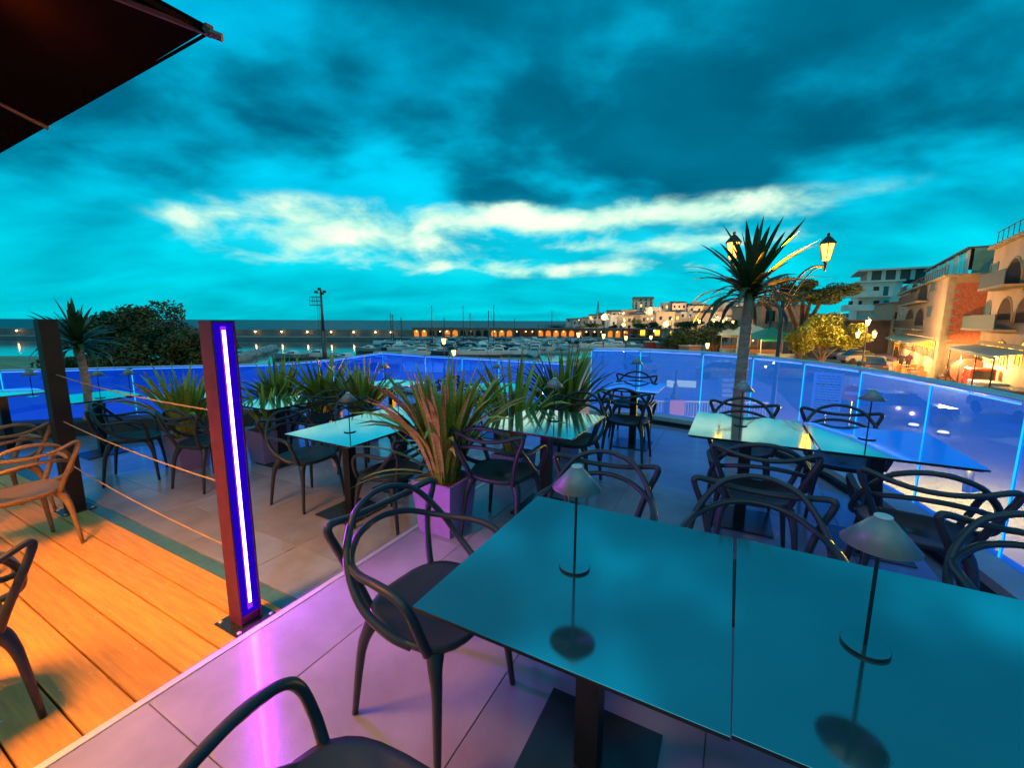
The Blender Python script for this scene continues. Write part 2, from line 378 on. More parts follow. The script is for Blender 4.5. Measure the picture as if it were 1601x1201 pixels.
mb = MB(); mb.prism(upper, STREET, -.03); su = mb.build('terrace_floor', m_grout); su['kind'] = 'structure'
mb = MB(); mb.prism(lower, STREET, LOW - .032); sl = mb.build('lower_terrace_floor', m_grout); sl['kind'] = 'structure'
def inside(p, poly):
    c = False; n = len(poly)
    for i in range(n):
        a, b = poly[i], poly[(i + 1) % n]
        if (a[1] > p[1]) != (b[1] > p[1]) and p[0] < (b[0] - a[0]) * (p[1] - a[1]) / (b[1] - a[1]) + a[0]: c = not c
    return c
def clip(poly, poly2):
    # Sutherland-Hodgman of poly by convex-ish test not needed; keep quads whose corners are all inside
    return all(inside(p, poly2) for p in poly)
def tiles(parent, poly, m, z, a0, a1, b0, b1, ta, tb, oa, ob, th=.028):
    cache = {}
    na0 = math.floor((a0 - oa) / ta); 
    i = na0
    while oa + i * ta < a1:
        A0 = max(a0, oa + i * ta); A1 = min(a1, oa + (i + 1) * ta); i += 1
        if A1 - A0 < .02: continue
        j = math.floor((b0 - ob) / tb)
        while ob + j * tb < b1:
            B0 = max(b0, ob + j * tb); B1 = min(b1, ob + (j + 1) * tb); j += 1
            if B1 - B0 < .02: continue
            # shrink border tiles until they fit the outline
            best = None
            for fa0, fa1, fb0, fb1 in ((0, 0, 0, 0), (0, .5, 0, 0), (0, 0, 0, .5), (0, .5, 0, .5), (.5, 0, 0, 0), (.5, 0, 0, .5), (0, 0, .5, 0)):
                x0 = A0 + (A1 - A0) * fa0; x1 = A1 - (A1 - A0) * fa1; y0 = B0 + (B1 - B0) * fb0; y1 = B1 - (B1 - B0) * fb1
                if all(inside(uv(p, q)[:2], poly) for p, q in ((x0 + .01, y0 + .01), (x1 - .01, y0 + .01), (x1 - .01, y1 - .01), (x0 + .01, y1 - .01))):
                    best = (x0, x1, y0, y1); break
            if not best: continue
            x0, x1, y0, y1 = best; w, h = round(x1 - x0 - .0035, 3), round(y1 - y0 - .0035, 3)
            if (w, h) not in cache:
                b = MB(); b.box(-w / 2, w / 2, -h / 2, h / 2, -th, 0, bev=.0015); cache[(w, h)] = b.mesh('tile', m)
            c = uv((x0 + x1) / 2, (y0 + y1) / 2, z + random.uniform(-.0012, .0008))
            o = link('tile', cache[(w, h)], parent, loc=c, rotz=ANG)
            o.rotation_euler = (random.uniform(-.0012, .0012), random.uniform(-.0012, .0012), ANG)
tiles(su, upper, m_tile_step, 0, 0.04, 5.4, -2.65, 5.35, .8, 1.6, 1.265 - 1.6, .55 - 3.2)
qa = uv(.1, -6); qb_ = uv(.1, 5.0); lower_t = ccw([(qa.x, qa.y), (qb_.x, qb_.y)] + RAIL_M[::-1] + RAIL_L[::-1][1:] + [(-9.2, -3)])
tiles(sl, lower_t, m_tile, LOW, -7.0, -.0, -.2, 8.2, .8, .8, -.8 * 9, .201 - .8)
# step edge trim
mb = MB(); mb.box(0.0, .036, -4.5, 4.9, -.024, .001, bev=.002)
mb.box(0.012, .036, -4.5, 4.9, -.16, -.0245)
tr = mb.build('step_edge_trim', m_trim, loc=O_, rotz=ANG); tr['kind'] = 'structure'
mb = MB(); mb.box(-7.5, -.001, -.298, -.202, LOW - .03, LOW - .006, bev=.002)
dr = mb.build('floor_drain', m_drain, loc=O_, rotz=ANG); dr['kind'] = 'structure'
deck = MB(); deck.box(-7.5, -.001, -5.2, -.301, LOW - .031, LOW - .028)
dk = deck.build('deck', mat('deck_void', (.01, .008, .006), .9, var=0), loc=O_, rotz=ANG); dk['kind'] = 'structure'
bmesh_board = {}
for k in range(27):
    b1 = -.303 - k * .176; b0 = b1 - .167
    b = MB(); b.box(-3.7, 3.7, -.0835, .0835, -.026, 0, bev=.003); 
    if 'b' not in bmesh_board: bmesh_board['b'] = b.mesh('deck_board', m_wood)
    o = link('deck_board', bmesh_board['b'], dk, loc=(-3.705 - random.uniform(0, .003), (b0 + b1) / 2, LOW + random.uniform(-.001, .001)))
sc = MB()
for k in range(27):
    yb = -.303 - k * .176 - .0835
    for i in range(14):
        for s_ in (-.055, .055): sc.lathe([(.0045, -.003), (.0045, .0012), (.001, .0014)], 6, c=(-.12 - i * .5, yb + s_, LOW))
sk = sc.build('screw_heads', m_trim, dk); sk['kind'] = 'stuff'
# ------------------------------------------------------------------ glass balustrades
def offset_path(pts, d):
    out = []
    for i, p in enumerate(pts):
        a = Vector(pts[max(i - 1, 0)]); b = Vector(pts[min(i + 1, len(pts) - 1)]); t = (b - a).normalized()
        out.append((p[0] - t.y * d, p[1] + t.x * d))
    return out
def balustrade(label, pts, zb, zt, led, railw=.036, curb_in=.2, side=-1, group=None, gm=None):
    t = thing('glass_balustrade', label, 'balustrade', (pts[0][0], pts[0][1], zb), 0)
    o = Vector((pts[0][0], pts[0][1], zb))
    def L(p, z): return Vector((p[0], p[1], z)) - o
    inn = offset_path(pts, curb_in * side); outp = offset_path(pts, -.06 * side)
    b = MB(); n = len(pts)
    for i in range(n):
        for (p, z) in ((inn[i], zb + .0), (inn[i], zb + .095), (outp[i], zb + .10), (outp[i], zb - .3)): b.v.append(tuple(L(p, z)))
    for i in range(n - 1):
        for k in range(4): b.f.append((i * 4 + k, i * 4 + (k + 1) % 4, (i + 1) * 4 + (k + 1) % 4, (i + 1) * 4 + k)); b.m.append(0)
    b.build('kerb', m_conc, t)
    in2 = offset_path(pts, (curb_in + .05) * side); b = MB()
    for i in range(n):
        for (p, z) in ((in2[i], zb + .001), (in2[i], zb + .035), (inn[i], zb + .036), (inn[i], zb + .001)): b.v.append(tuple(L(p, z)))
    for i in range(n - 1):
        for k in range(4): b.f.append((i * 4 + k, i * 4 + (k + 1) % 4, (i + 1) * 4 + (k + 1) % 4, (i + 1) * 4 + k)); b.m.append(0)
    b.build('skirting', m_metal, t)
    for i in range(n - 1):
        a, c = Vector(pts[i]), Vector(pts[i + 1]); d = (c - a); ln = d.length; d.normalize()
        ang = math.atan2(d.y, d.x)
        gp = MB(); gp.box(.011, ln - .011, -.006, .006, zb + .105, zt - .035)
        gp.build('glass_panel', gm or m_glass, t, loc=L(a, 0) * 1, rotz=ang).location = (a.x - o.x, a.y - o.y, -zb)
        ed = MB(); ed.box(-.0045, .0045, -.0075, .0075, zb + .105, zt - .035)
        ed.build('lit_edge', m_edge, t, rotz=ang).location = (a.x - o.x, a.y - o.y, -zb)
        if led:
            ld = MB(); ld.box(.03, ln - .03, .012 * side, .024 * side, zt - .034, zt - .024)
            ld.build('led_strip', m_led_blue, t, rotz=ang).location = (a.x - o.x, a.y - o.y, -zb)
    sp = spline([L(p, zt) for p in pts], 5); b = MB(); b.tube(sp, railw, 10, flat=.6)
    b.build('handrail', m_rail, t, smooth=True)
    return t
balustrade('curved glass balustrade glowing blue beside the right hand tables', RAIL_R, 0, 1.10, True, gm=m_glass_r)
balustrade('low glass balustrade glowing blue behind the left palm and tables', RAIL_L, -.17, .75, True, .02, .12)
balustrade('straight glass balustrade glowing blue in front of the moored boats', RAIL_M, -.17, .75, True, .02, .12)
# ================================================================== FURNITURE
def chair_parts():
    P = {}
    # seat pan: superellipse rings, dished, thick at the rim
    b = MB(); n = 28
    def ring(s, z, th=0):
        vs = []
        for j in range(n):
            q = 2 * math.pi * j / n; cx, sy = math.cos(q), math.sin(q)
            e = 2 / 3.0
            x = math.copysign(abs(cx) ** e, cx) * .238; y = math.copysign(abs(sy) ** e, sy) * .225 + .0
            if y < 0: x *= .92
            vs.append((x * s, y * s + .01, z - .018 * (1 - s) * 2 + (.012 * (abs(cx) ** 2) * s) - (.010 * max(0, sy) * s)))
        return vs
    rings = [ring(.02, .455), ring(.35, .452), ring(.7, .452), ring(.92, .462), ring(1.0, .466), ring(1.02, .455), ring(.97, .435), ring(.8, .425), ring(.3, .42)]
    for r_ in rings: b.v += r_
    for i in range(len(rings) - 1):
        for j in range(n): b.f.append((i * n + j, i * n + (j + 1) % n, (i + 1) * n + (j + 1) % n, (i + 1) * n + j)); b.m.append(0)
    b.f.append(tuple(range(n))); b.m.append(0); b.f.append(tuple(range((len(rings) - 1) * n, len(rings) * n))[::-1]); b.m.append(0)
    P['seat'] = b.mesh('seat', m_chair, True)
    for nm, sx, y0, y1, x1 in (('leg_fl', -1, .17, .215, .235), ('leg_fr', 1, .17, .215, .235), ('leg_bl', -1, -.165, -.235, .225), ('leg_br', 1, -.165, -.235, .225)):
        b = MB(); b.tube(spline([(sx * .165, y0 * .9, .432), (sx * .19, y0 * 1.02, .38), (sx * .205, (y0 + y1) / 2, .28), (sx * x1, y1, 0.0)], 3), [.034, .032, .03, .026, .023, .021, .018, .016, .014, .012], 10)
        P[nm] = b.mesh('leg', m_chair, True)
    def band(half, r0, r1, flat=1.15):
        # half: points from right side end to the centre line
        pts = [Vector(p) for p in half] + [Vector((-p[0], p[1], p[2])) for p in half[-2::-1]]
        sp = spline(pts, 5); k = len(sp); rr = []
        for i in range(k):
            t = abs(i / (k - 1) * 2 - 1); rr.append(r0 + (r1 - r0) * t)
        b = MB(); b.tube(sp, rr, 8, flat=flat); return b.mesh('back_band', m_chair, True)
    P['a'] = band([(.222, .10, .452), (.255, .02, .485), (.272, -.10, .56), (.245, -.20, .68), (.165, -.265, .795), (.075, -.29, .838), (0, -.297, .848)], .0125, .015)
    P['b'] = band([(.165, -.18, .44), (.185, -.215, .53), (.225, -.255, .66), (.268, -.262, .765), (.272, -.262, .800), (.245, -.272, .805), (.16, -.30, .782), (.08, -.318, .768), (0, -.325, .764)], .0125, .016)
    P['c'] = band([(.215, .165, .45), (.245, .165, .53), (.268, .145, .62), (.275, .095, .662), (.276, .0, .672), (.262, -.12, .662), (.225, -.21, .668), (.14, -.28, .700), (.06, -.305, .715), (0, -.312, .718)], .0125, .016)
    return P
CH = chair_parts()
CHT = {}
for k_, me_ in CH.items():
    c_ = me_.copy(); c_.materials[0] = m_chair_lit; CHT[k_] = c_
def make_chair(label, group, loc, rotz):
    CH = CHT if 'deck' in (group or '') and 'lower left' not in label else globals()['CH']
    t = thing('armchair', label, 'chair', loc, rotz, group)
    link('seat', CH['seat'], t)
    for k in ('leg_fl', 'leg_fr', 'leg_bl', 'leg_br'): link('leg', CH[k], t)
    for k in ('a', 'b', 'c'): link('back_band', CH[k], t)
    return t
def face(vec): return math.atan2(vec[1], vec[0]) - math.pi / 2
GR = 'black looped plastic armchairs on the terrace'
uV, vV = U_, V_
def chair(x, y, z, vec, label, tw=0, group=GR): make_chair(label, group, (x, y, z), face(vec) + R(tw))
chair(-.30, 1.515, 0, uV, 'black looped armchair at the near table corner beside the short side, nearest whole chair', -5)
chair(-.36, .70, 0, vV, 'black armchair cut off by the bottom edge of the photo, left of the table pillar', 3)
chair(.40, 1.92, 0, -vV, 'black armchair behind the near table, its loops just right of the first cone lamp', 6)
chair(.99, 1.57, 0, -vV, 'black armchair behind the near table between the two big cone lamps', -2)
chair(1.80, 1.19, 0, -vV, 'black armchair cut off at the right edge beyond the near table', 0)
chair(2.16, 2.12, 0, vV, 'black armchair before the orange glow at the right end of the long glossy table', -6)
chair(1.58, 2.60, 0, vV, 'black armchair on the near side of the glossy table, below the glowing lamp reflection', 4)
chair(2.02, 3.57, 0, -vV, 'black armchair behind the glossy table in front of the palm trunk', 0)
chair(2.66, 3.24, 0, -vV, 'black armchair against the blue glass below the no entry sign', 0)
chair(1.30, 4.60, 0, vV, 'black armchair on the near side of the small far table by the glass', 0)
chair(1.62, 5.58, 0, -vV, 'black armchair behind the small far table, backed by the blue glass', 0)
chair(.57, 3.85, 0, -vV, 'black armchair tucked behind the middle table under the green plant', 0)
chair(-.06, 2.95, 0, vV, 'black armchair between the violet planter and the middle table', 2)
chair(-1.02, 3.40, LOW, -uV, 'black armchair on the right side of the turquoise table, behind the trailing leaf', 4)
chair(-1.95, 3.83, LOW, uV, 'black armchair at the left side of the turquoise table, near end', 3)
chair(-1.64, 4.60, LOW, uV, 'black armchair at the left side of the turquoise table, far end', 0)
chair(-1.30, 6.22, LOW, -uV, 'black armchair at the right side of the small table behind the dark plants', 0)
chair(-.78, 6.55, LOW, uV, 'black armchair seen through leaves left of the farthest middle table', 0)
chair(-4.12, 4.42, LOW, vV + uV * .6, 'dark armchair left of the small planter of orange leaves', 0)
chair(-3.20, 4.25, LOW, vV, 'dark armchair directly behind the lower rope, in front of the small planter', 10)
chair(-2.55, 5.30, LOW, -uV, 'dark armchair among the shadows left of the turquoise table behind the violet post', 0)
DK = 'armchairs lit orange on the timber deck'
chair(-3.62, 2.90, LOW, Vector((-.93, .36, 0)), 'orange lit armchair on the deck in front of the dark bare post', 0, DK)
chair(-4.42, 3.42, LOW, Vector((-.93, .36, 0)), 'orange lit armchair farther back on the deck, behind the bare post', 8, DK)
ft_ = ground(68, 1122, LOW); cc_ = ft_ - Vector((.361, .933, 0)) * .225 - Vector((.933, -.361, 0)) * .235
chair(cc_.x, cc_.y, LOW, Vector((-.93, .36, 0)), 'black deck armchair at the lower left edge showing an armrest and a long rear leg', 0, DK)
# tables
def table_meshes(w, d):
    b = MB(); b.box(-w / 2, w / 2, -d / 2, d / 2, .7485, .75, bev=.0004); top = b.mesh('tabletop', m_table)
    b = MB(); b.box(-w / 2 + .0008, w / 2 - .0008, -d / 2 + .0008, d / 2 - .0008, .7375, .7484, bev=.001); b.box(-w / 2 + .02, w / 2 - .02, -d / 2 + .02, d / 2 - .02, .728, .7374); sub = b.mesh('underlay', m_metal)
    b = MB(); b.box(-.04, .04, -.04, .04, .012, .70, bev=.003); b.box(-.16, .16, -.02, .02, .7, .7279); b.box(-.02, .02, -.16, .16, .7, .7278); col = b.mesh('column', m_metal)
    b = MB(); b.box(-.22, .22, -.22, .22, 0, .012, bev=.003); pl = b.mesh('base_plate', m_plate)
    return top, sub, col, pl
TM = {}
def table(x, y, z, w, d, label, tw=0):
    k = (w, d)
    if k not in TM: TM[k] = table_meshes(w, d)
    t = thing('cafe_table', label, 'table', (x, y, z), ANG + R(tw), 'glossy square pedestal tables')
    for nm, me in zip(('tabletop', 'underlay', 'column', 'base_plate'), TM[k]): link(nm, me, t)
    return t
# lamps
b = MB(); b.lathe([(.017, .343), (.077, .275)], 40); n0_ = len(b.v); b.add([], []); b.lathe([(.077, .2749), (.0755, .2745), (.0155, .341)], 40, mi=1); SH = b.mesh('lamp_shade', [m_shade, m_metal], True)
b = MB(); b.lathe([(.018, .3435), (.018, .3465), (.0165, .348)], 24); CAP = b.mesh('cap', m_shade_top)
b = MB(); b.lathe([(.0042, .006), (.0042, .30), (.010, .305), (.010, .34)], 12); ST = b.mesh('stem', m_metal, True)
b = MB(); b.lathe([(.049, 0.0), (.050, .001), (.050, .007), (.0492, .0078)], 40); b.lathe([(.0488, .0079), (.001, .0080)], 40, mi=1); BS = b.mesh('base', [m_metal, m_table])
def lamp(x, y, z, label):
    t = thing('table_lamp', label, 'lamp', (x, y, z), random.uniform(0, 6), 'cone shaded cordless table lamps')
    s = link('lamp_shade', SH, t); link('cap', CAP, s); link('stem', ST, t); link('base', BS, t); return t
def tb(a, b, z0=0): return None
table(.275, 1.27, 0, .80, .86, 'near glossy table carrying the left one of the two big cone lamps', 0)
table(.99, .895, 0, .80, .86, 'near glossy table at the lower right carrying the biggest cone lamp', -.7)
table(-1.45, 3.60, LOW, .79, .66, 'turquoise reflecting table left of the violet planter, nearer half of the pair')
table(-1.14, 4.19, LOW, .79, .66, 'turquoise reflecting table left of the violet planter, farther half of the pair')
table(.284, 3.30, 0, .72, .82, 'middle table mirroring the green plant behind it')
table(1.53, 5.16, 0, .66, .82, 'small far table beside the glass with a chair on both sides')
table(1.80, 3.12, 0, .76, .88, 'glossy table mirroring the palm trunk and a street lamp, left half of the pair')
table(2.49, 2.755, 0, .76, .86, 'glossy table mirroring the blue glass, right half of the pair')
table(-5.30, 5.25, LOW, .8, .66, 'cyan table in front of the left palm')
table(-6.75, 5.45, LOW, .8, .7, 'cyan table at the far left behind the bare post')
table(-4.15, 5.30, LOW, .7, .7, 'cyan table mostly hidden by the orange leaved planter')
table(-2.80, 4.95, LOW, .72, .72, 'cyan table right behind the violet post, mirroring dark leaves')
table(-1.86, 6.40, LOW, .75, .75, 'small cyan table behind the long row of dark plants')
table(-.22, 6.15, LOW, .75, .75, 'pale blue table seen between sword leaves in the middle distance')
l1 = ground(898, 887, .75); l2 = ground(1352, 1012, .75)
lamp(l1.x, l1.y, .75, 'left one of the two big cone lamps on the nearest table')
lamp(l2.x, l2.y, .75, 'biggest cone lamp, on the near table at the lower right')
for (px, py, z, lab) in ((547, 675, LOW + .75, 'cone lamp on the nearer half of the turquoise table'), (623, 650, LOW + .75, 'cone lamp on the farther half of the turquoise table, behind leaf tips'),
        (866, 657, .75, 'cone lamp on the middle table in front of the green plant'), (994, 603, .75, 'cone lamp on the small far table by the glass'),
        (1157, 665, .75, 'cone lamp standing in front of the palm trunk on the glossy table'), (1355, 686, .75, 'cone lamp at the right of the glossy table, before the blue glass'),
        (603, 604, LOW + .75, 'dark cone lamp on the small table behind the long dark plants'), (777, 604, LOW + .75, 'dark cone lamp on the pale blue table seen between sword leaves'),
        (157, 622, LOW + .75, 'dark cone lamp right of the left palm trunk'), (205, 619, LOW + .75, 'dark cone lamp close to the tips of the orange leaves'),
        (52, 621, LOW + .75, 'dark cone lamp at the far left beside the bare post')):
    q = ground(px, py, z); lamp(q.x, q.y, z, lab)
# ------------------------------------------------------------------ posts and ropes
def post(x, y, label, led):
    t = thing('fence_post', label, 'post', (x, y, LOW), ANG)
    h = 1.715; w = .058
    if led:
        b = MB(); b.box(-w, w - .012, -w, w, .008, h, bev=.002)
        b.box(w - .0119, w, -w, -w + .008, .008, h); b.box(w - .0119, w, w - .008, w, .008, h); b.build('pillar', m_postred, t)
        b = MB(); b.box(w - .0118, w - .0075, -w + .0085, w - .0085, .06, h - .012); b.build('led_face_glow', m_led_face, t)
        b = MB(); b.box(w - .0074, w - .0045, -.013, .013, .09, h - .03); b.build('led_halo_strip', m_led_halo, t)
        b = MB(); b.box(w - .0044, w + .001, -.0065, .0065, .13, h - .05); b.build('led_strip', m_led, t)
    else:
        b = MB(); b.box(-w, w, -w, w, .008, h, bev=.002); b.build('pillar', m_post, t)
    b = MB(); b.box(-.115, .115, -.115, .115, 0, .008, bev=.0035); b.build('foot_plate', m_plate, t)
    for sx in (-1, 1):
        for sy in (-1, 1):
            b = MB(); b.lathe([(.012, .008), (.012, .012), (.008, .016), (.002, .017)], 12, c=(sx * .09, sy * .09, 0)); b.build('bolt', m_trim, t, smooth=True)
    return t
P1 = Vector((-1.535, 2.198, LOW)); P2 = Vector((-3.97, 3.60, LOW))
post(P1.x, P1.y, 'rust brown post with a glowing violet light strip at the deck corner', True)
post(P2.x, P2.y, 'dark bare square post on the left of the timber deck', False)
def rope(label, a, b_, sag):
    pts = []
    for i in range(25):
        t = i / 24; p = a.lerp(b_, t); p.z -= sag * 4 * t * (1 - t); pts.append(p)
    b = MB()
    for s in range(3):
        q = []
        L_ = (b_ - a).length; n = int(L_ / .018)
        side = (b_ - a).cross(Vector((0, 0, 1))).normalized(); upv = Vector((0, 0, 1))
        for i in range(n + 1):
            t = i / n; p = a.lerp(b_, t); p.z -= sag * 4 * t * (1 - t); th = t * L_ / .07 * 2 * math.pi + s * 2.094
            q.append(p + side * math.cos(th) * .0025 + upv * math.sin(th) * .0025)
        b.tube(q, .0031, 5)
    tag(b.build('rope', m_rope, smooth=True), label, 'rope', 'hemp ropes between the posts')
d12 = (P1 - P2).normalized()
for zt, lab in ((1.075, 'highest rope between the bare post and the violet lit post'), (.66, 'middle rope between the bare post and the violet lit post'), (.27, 'lowest rope between the bare post and the violet lit post')):
    a = P2 + d12 * .06; c = P1 - d12 * .06; rope(lab, Vector((a.x, a.y, zt + .0)), Vector((c.x, c.y, zt - .02)), .028)
P0 = P2 + (P2 - P1) * 1.0
rope('rope running left from the bare post out of the photo', Vector((P0.x, P0.y, 1.1)), Vector((P2.x, P2.y, 1.09)) - d12 * .06, .03)
# ------------------------------------------------------------------ sword-leaf plants in planters
def blade(L_, w, bend, twist=0.0, fold=.35, n=9):
    b = MB()
    for i in range(n):
        t = i / (n - 1); ang = bend * t ** 1.6
        z = 0; 
        # integrate the curve
        x = y = 0
        s = 0; px_ = pz_ = 0.0; m = 12
        for k in range(m):
            tt = t * (k + .5) / m; a = bend * tt ** 1.6; px_ += math.sin(a) * t * L_ / m; pz_ += math.cos(a) * t * L_ / m
        ww = w * (.55 + .9 * t - .55 * t * t) * (1 - t ** 4) ** .8 if t < 1 else 0.0008
        ca, sa = math.cos(twist * t), math.sin(twist * t)
        nrm = Vector((math.cos(ang), 0, -math.sin(ang)))
        for sgn in (-1, 0, 1):
            off = Vector((0, 1, 0)) * ww * sgn * ca + nrm * (ww * abs(sgn) * fold + ww * sgn * sa)
            b.v.append(tuple(Vector((px_, 0, pz_)) + off))
    for i in range(n - 1):
        for k in range(2): b.f.append((i * 3 + k, i * 3 + k + 1, i * 3 + 4 + k, i * 3 + 3 + k)); b.m.append(0)
    return b
def leafset(mats, w, n=9, fold=.35, bends=(.15, .35, .6, .95, 1.5), tw=(-.4, .5, -.9)):
    out = []
    for m in mats:
        for bd in bends:
            for t_ in tw: out.append((bd, blade(1.0, w, bd, t_, fold, n).mesh('leaf', m, True)))
    return out
LS = leafset([m_leaf, m_leaf2, m_leaf3], .029)
PLS = leafset([m_palmleaf], .034, 9, .3, (.2, .5, .9, 1.4, 2.0), (-.3, .4))
def planter(x, y, z, label, plant_label, n, hmin, hmax, spread, mats=(0, 1, 2), s=.175, h=.40, rng=1, group=None, extra=()):
    t = thing('planter', label, 'planter', (x, y, z), ANG, 'square tapered planters')
    b = MB()
    def fr(s0, s1, z0, z1, mi=0):
        b.add([(-s0, -s0, z0), (s0, -s0, z0), (s0, s0, z0), (-s0, s0, z0), (-s1, -s1, z1), (s1, -s1, z1), (s1, s1, z1), (-s1, s1, z1)], [(0, 1, 5, 4), (1, 2, 6, 5), (2, 3, 7, 6), (3, 0, 4, 7)], mi)
    fr(s * .80, s, 0, h); fr(s, s - .015, h, h + .002); fr(s - .015, s - .022, h + .002, h - .05); b.add([(-s * .8, -s * .8, 0), (s * .8, -s * .8, 0), (s * .8, s * .8, 0), (-s * .8, s * .8, 0)], [(3, 2, 1, 0)])
    b.build('pot', m_planter, t)
    b = MB(); rr = random.Random(rng)
    b.add([(-s + .02, -s + .02, h - .035), (s - .02, -s + .02, h - .035), (s - .02, s - .02, h - .035), (-s + .02, s - .02, h - .035)], [(0, 1, 2, 3)])
    for i in range(120):
        cx, cy = rr.uniform(-s + .03, s - .03), rr.uniform(-s + .03, s - .03); q = rr.uniform(0, 3); l_ = rr.uniform(.012, .022)
        M_ = Matrix.Translation((cx, cy, h - .03)) @ Matrix.Rotation(q, 4, 'Z') @ Matrix.Rotation(rr.uniform(-.5, .5), 4, 'X'); b.box(-l_, l_, -.008, .008, -.003, .004, M=M_)
    so_ = b.build('mulch', m_soil, t); so_['kind'] = 'stuff'
    p = thing('sword_leaf_plant', plant_label, 'plant', (x, y, z + h - .04), 0, 'spiky sword leaf plants in planters')
    for i in range(n):
        q = rr.uniform(0, 2 * math.pi); k = rr.random() ** .8
        hh = hmax - (hmax - hmin) * rr.random() ** .9
        mi = mats[rr.randrange(len(mats))]
        bi = min(4, int(k * 4.2)); me = LS[mi * 15 + bi * 3 + rr.randrange(3)][1]
        tilt = spread * k * rr.uniform(.6, 1.1)
        o = link('leaf', me, p)
        wsc = rr.uniform(.75, 1.25) * .9
        o.matrix_local = Matrix.Translation((math.cos(q) * rr.uniform(.01, s * .55), math.sin(q) * rr.uniform(.01, s * .55), 0)) @ Matrix.Rotation(q, 4, 'Z') @ Matrix.Rotation(tilt, 4, 'Y') @ Matrix.Diagonal((hh, wsc, hh, 1))
    for (q, tilt, hh, mi, bi, wsc) in extra:
        o = link('leaf', LS[mi * 15 + bi * 3][1], p)
        o.matrix_local = Matrix.Translation((0, 0, .02)) @ Matrix.Rotation(q, 4, 'Z') @ Matrix.Rotation(tilt, 4, 'Y') @ Matrix.Diagonal((hh, wsc, hh, 1))
planter(-.50, 2.99, 0, 'planter lit violet in the centre beside the nearest chair', 'big ochre green sword leaf plant in the violet lit planter', 150, .62, 1.0, .40, (0, 0, 1, 2, 0), rng=3,
        extra=[(R(205), 1.05, .62, 2, 3, 1.3), (R(190), .85, .80, 1, 3, 1.5), (R(232), 1.15, .35, 0, 2, 1.3), (R(170), .75, .8, 2, 1, .7), (R(200), 1.2, .7, 0, 3, .9)])
planter(.02, 4.10, LOW, 'planter hidden behind the middle table under ochre leaves', 'upright ochre sword leaf plant behind the middle table', 72, .6, 1.15, .42, (0, 0, 1, 2), rng=5)
planter(.58, 4.62, 0, 'planter behind the middle table under the dense dark green plant', 'dense dark green sword leaf plant by the blue glass', 125, .55, 1.02, .62, (1, 1, 1, 0), rng=6)
planter(-3.78, 4.72, LOW, 'mauve planter standing behind the lowest rope at left', 'orange lit sword leaf plant left of the violet post', 95, .55, .98, .55, (0, 2, 2, 0), rng=8)
planter(-3.35, 5.95, LOW, 'planter in shadow just right of the violet post', 'dark sword leaf plant just right of the violet post', 120, .5, .95, .75, (1, 0, 2), rng=9)
planter(-2.72, 5.95, LOW, 'planter in shadow at the middle of the dark plant row', 'dark sword leaf plant at the middle of the row behind the turquoise table', 120, .5, .98, .70, (1, 0, 0, 2), rng=10)
planter(-2.10, 5.75, LOW, 'planter in shadow at the right end of the dark plant row', 'dark sword leaf plant at the right end of the row behind the turquoise table', 120, .5, .95, .70, (1, 0, 2), rng=12)
planter(-3.0, 4.98, LOW, 'small planter in deep shadow behind the violet post', 'thin mauve lit leaf plant right behind the violet post', 26, .4, .75, .45, (2, 0), rng=14)
# palms (trunk, many long leaves)
def palm(x, y, z, h, r, label, nl, ll, rng, lean=(0, 0), flare=1.0):
    rr = random.Random(rng)
    t = thing('palm_tree', label, 'palm', (x, y, z))
    b = MB(); k = 26; pts = []; rad = []
    for i in range(k + 1):
        s = i / k; pts.append((lean[0] * s * s, lean[1] * s * s, h * s)); rad.append(r * (1 + flare * math.exp(-s * 9)) * (1 - .18 * s) * (1 + .05 * (i % 2)))
    b.tube(pts, rad, 14); b.build('trunk', m_trunk, t, smooth=True)
    top = Vector((lean[0], lean[1], h))
    for i in range(nl):
        s = i / nl; q = i * 2.39996 + rr.uniform(-.2, .2)
        tilt = .08 + 1.75 * s ** .9 + rr.uniform(-.28, .28); bi = min(4, int(s * 4.6))
        L_ = ll * (rr.uniform(.62, 1.10)) * (1 - .12 * abs(s - .5)); me = PLS[bi * 2 + rr.randrange(2)][1]
        o = link('leaf', me, t)
        o.matrix_local = Matrix.Translation(top + Vector((0, 0, .16 * (1 - s) - .03))) @ Matrix.Rotation(q, 4, 'Z') @ Matrix.Rotation(max(.03, min(tilt, 2.1)) * .8, 4, 'Y') @ Matrix.Rotation(rr.uniform(-.25, .25), 4, 'Z') @ Matrix.Diagonal((L_, 1.05 + .3 * rr.random(), L_, 1))
palm(2.68, 4.88, 0, 1.82, .067, 'tall palm with a thick bare trunk inside the curved glass balustrade', 104, .80, 21, (.03, 0), .35)
palm(-6.41, 6.25, .02, 1.10, .055, 'smaller palm at the left with an orange lit trunk base', 85, .64, 22, (-.05, 0), 1.2)
b = MB(); b.box(-1.6, 2.1, -.17, .17, 0, .215, bev=.006); bb = b.build('planter_box', mat('rust_planter', (.07, .03, .025), .7, var=.3, scale=4), loc=(-6.3, 6.23, LOW), rotz=R(16))
tag(bb, 'long low dark rust planter box at the foot of the left palm', 'planter box')
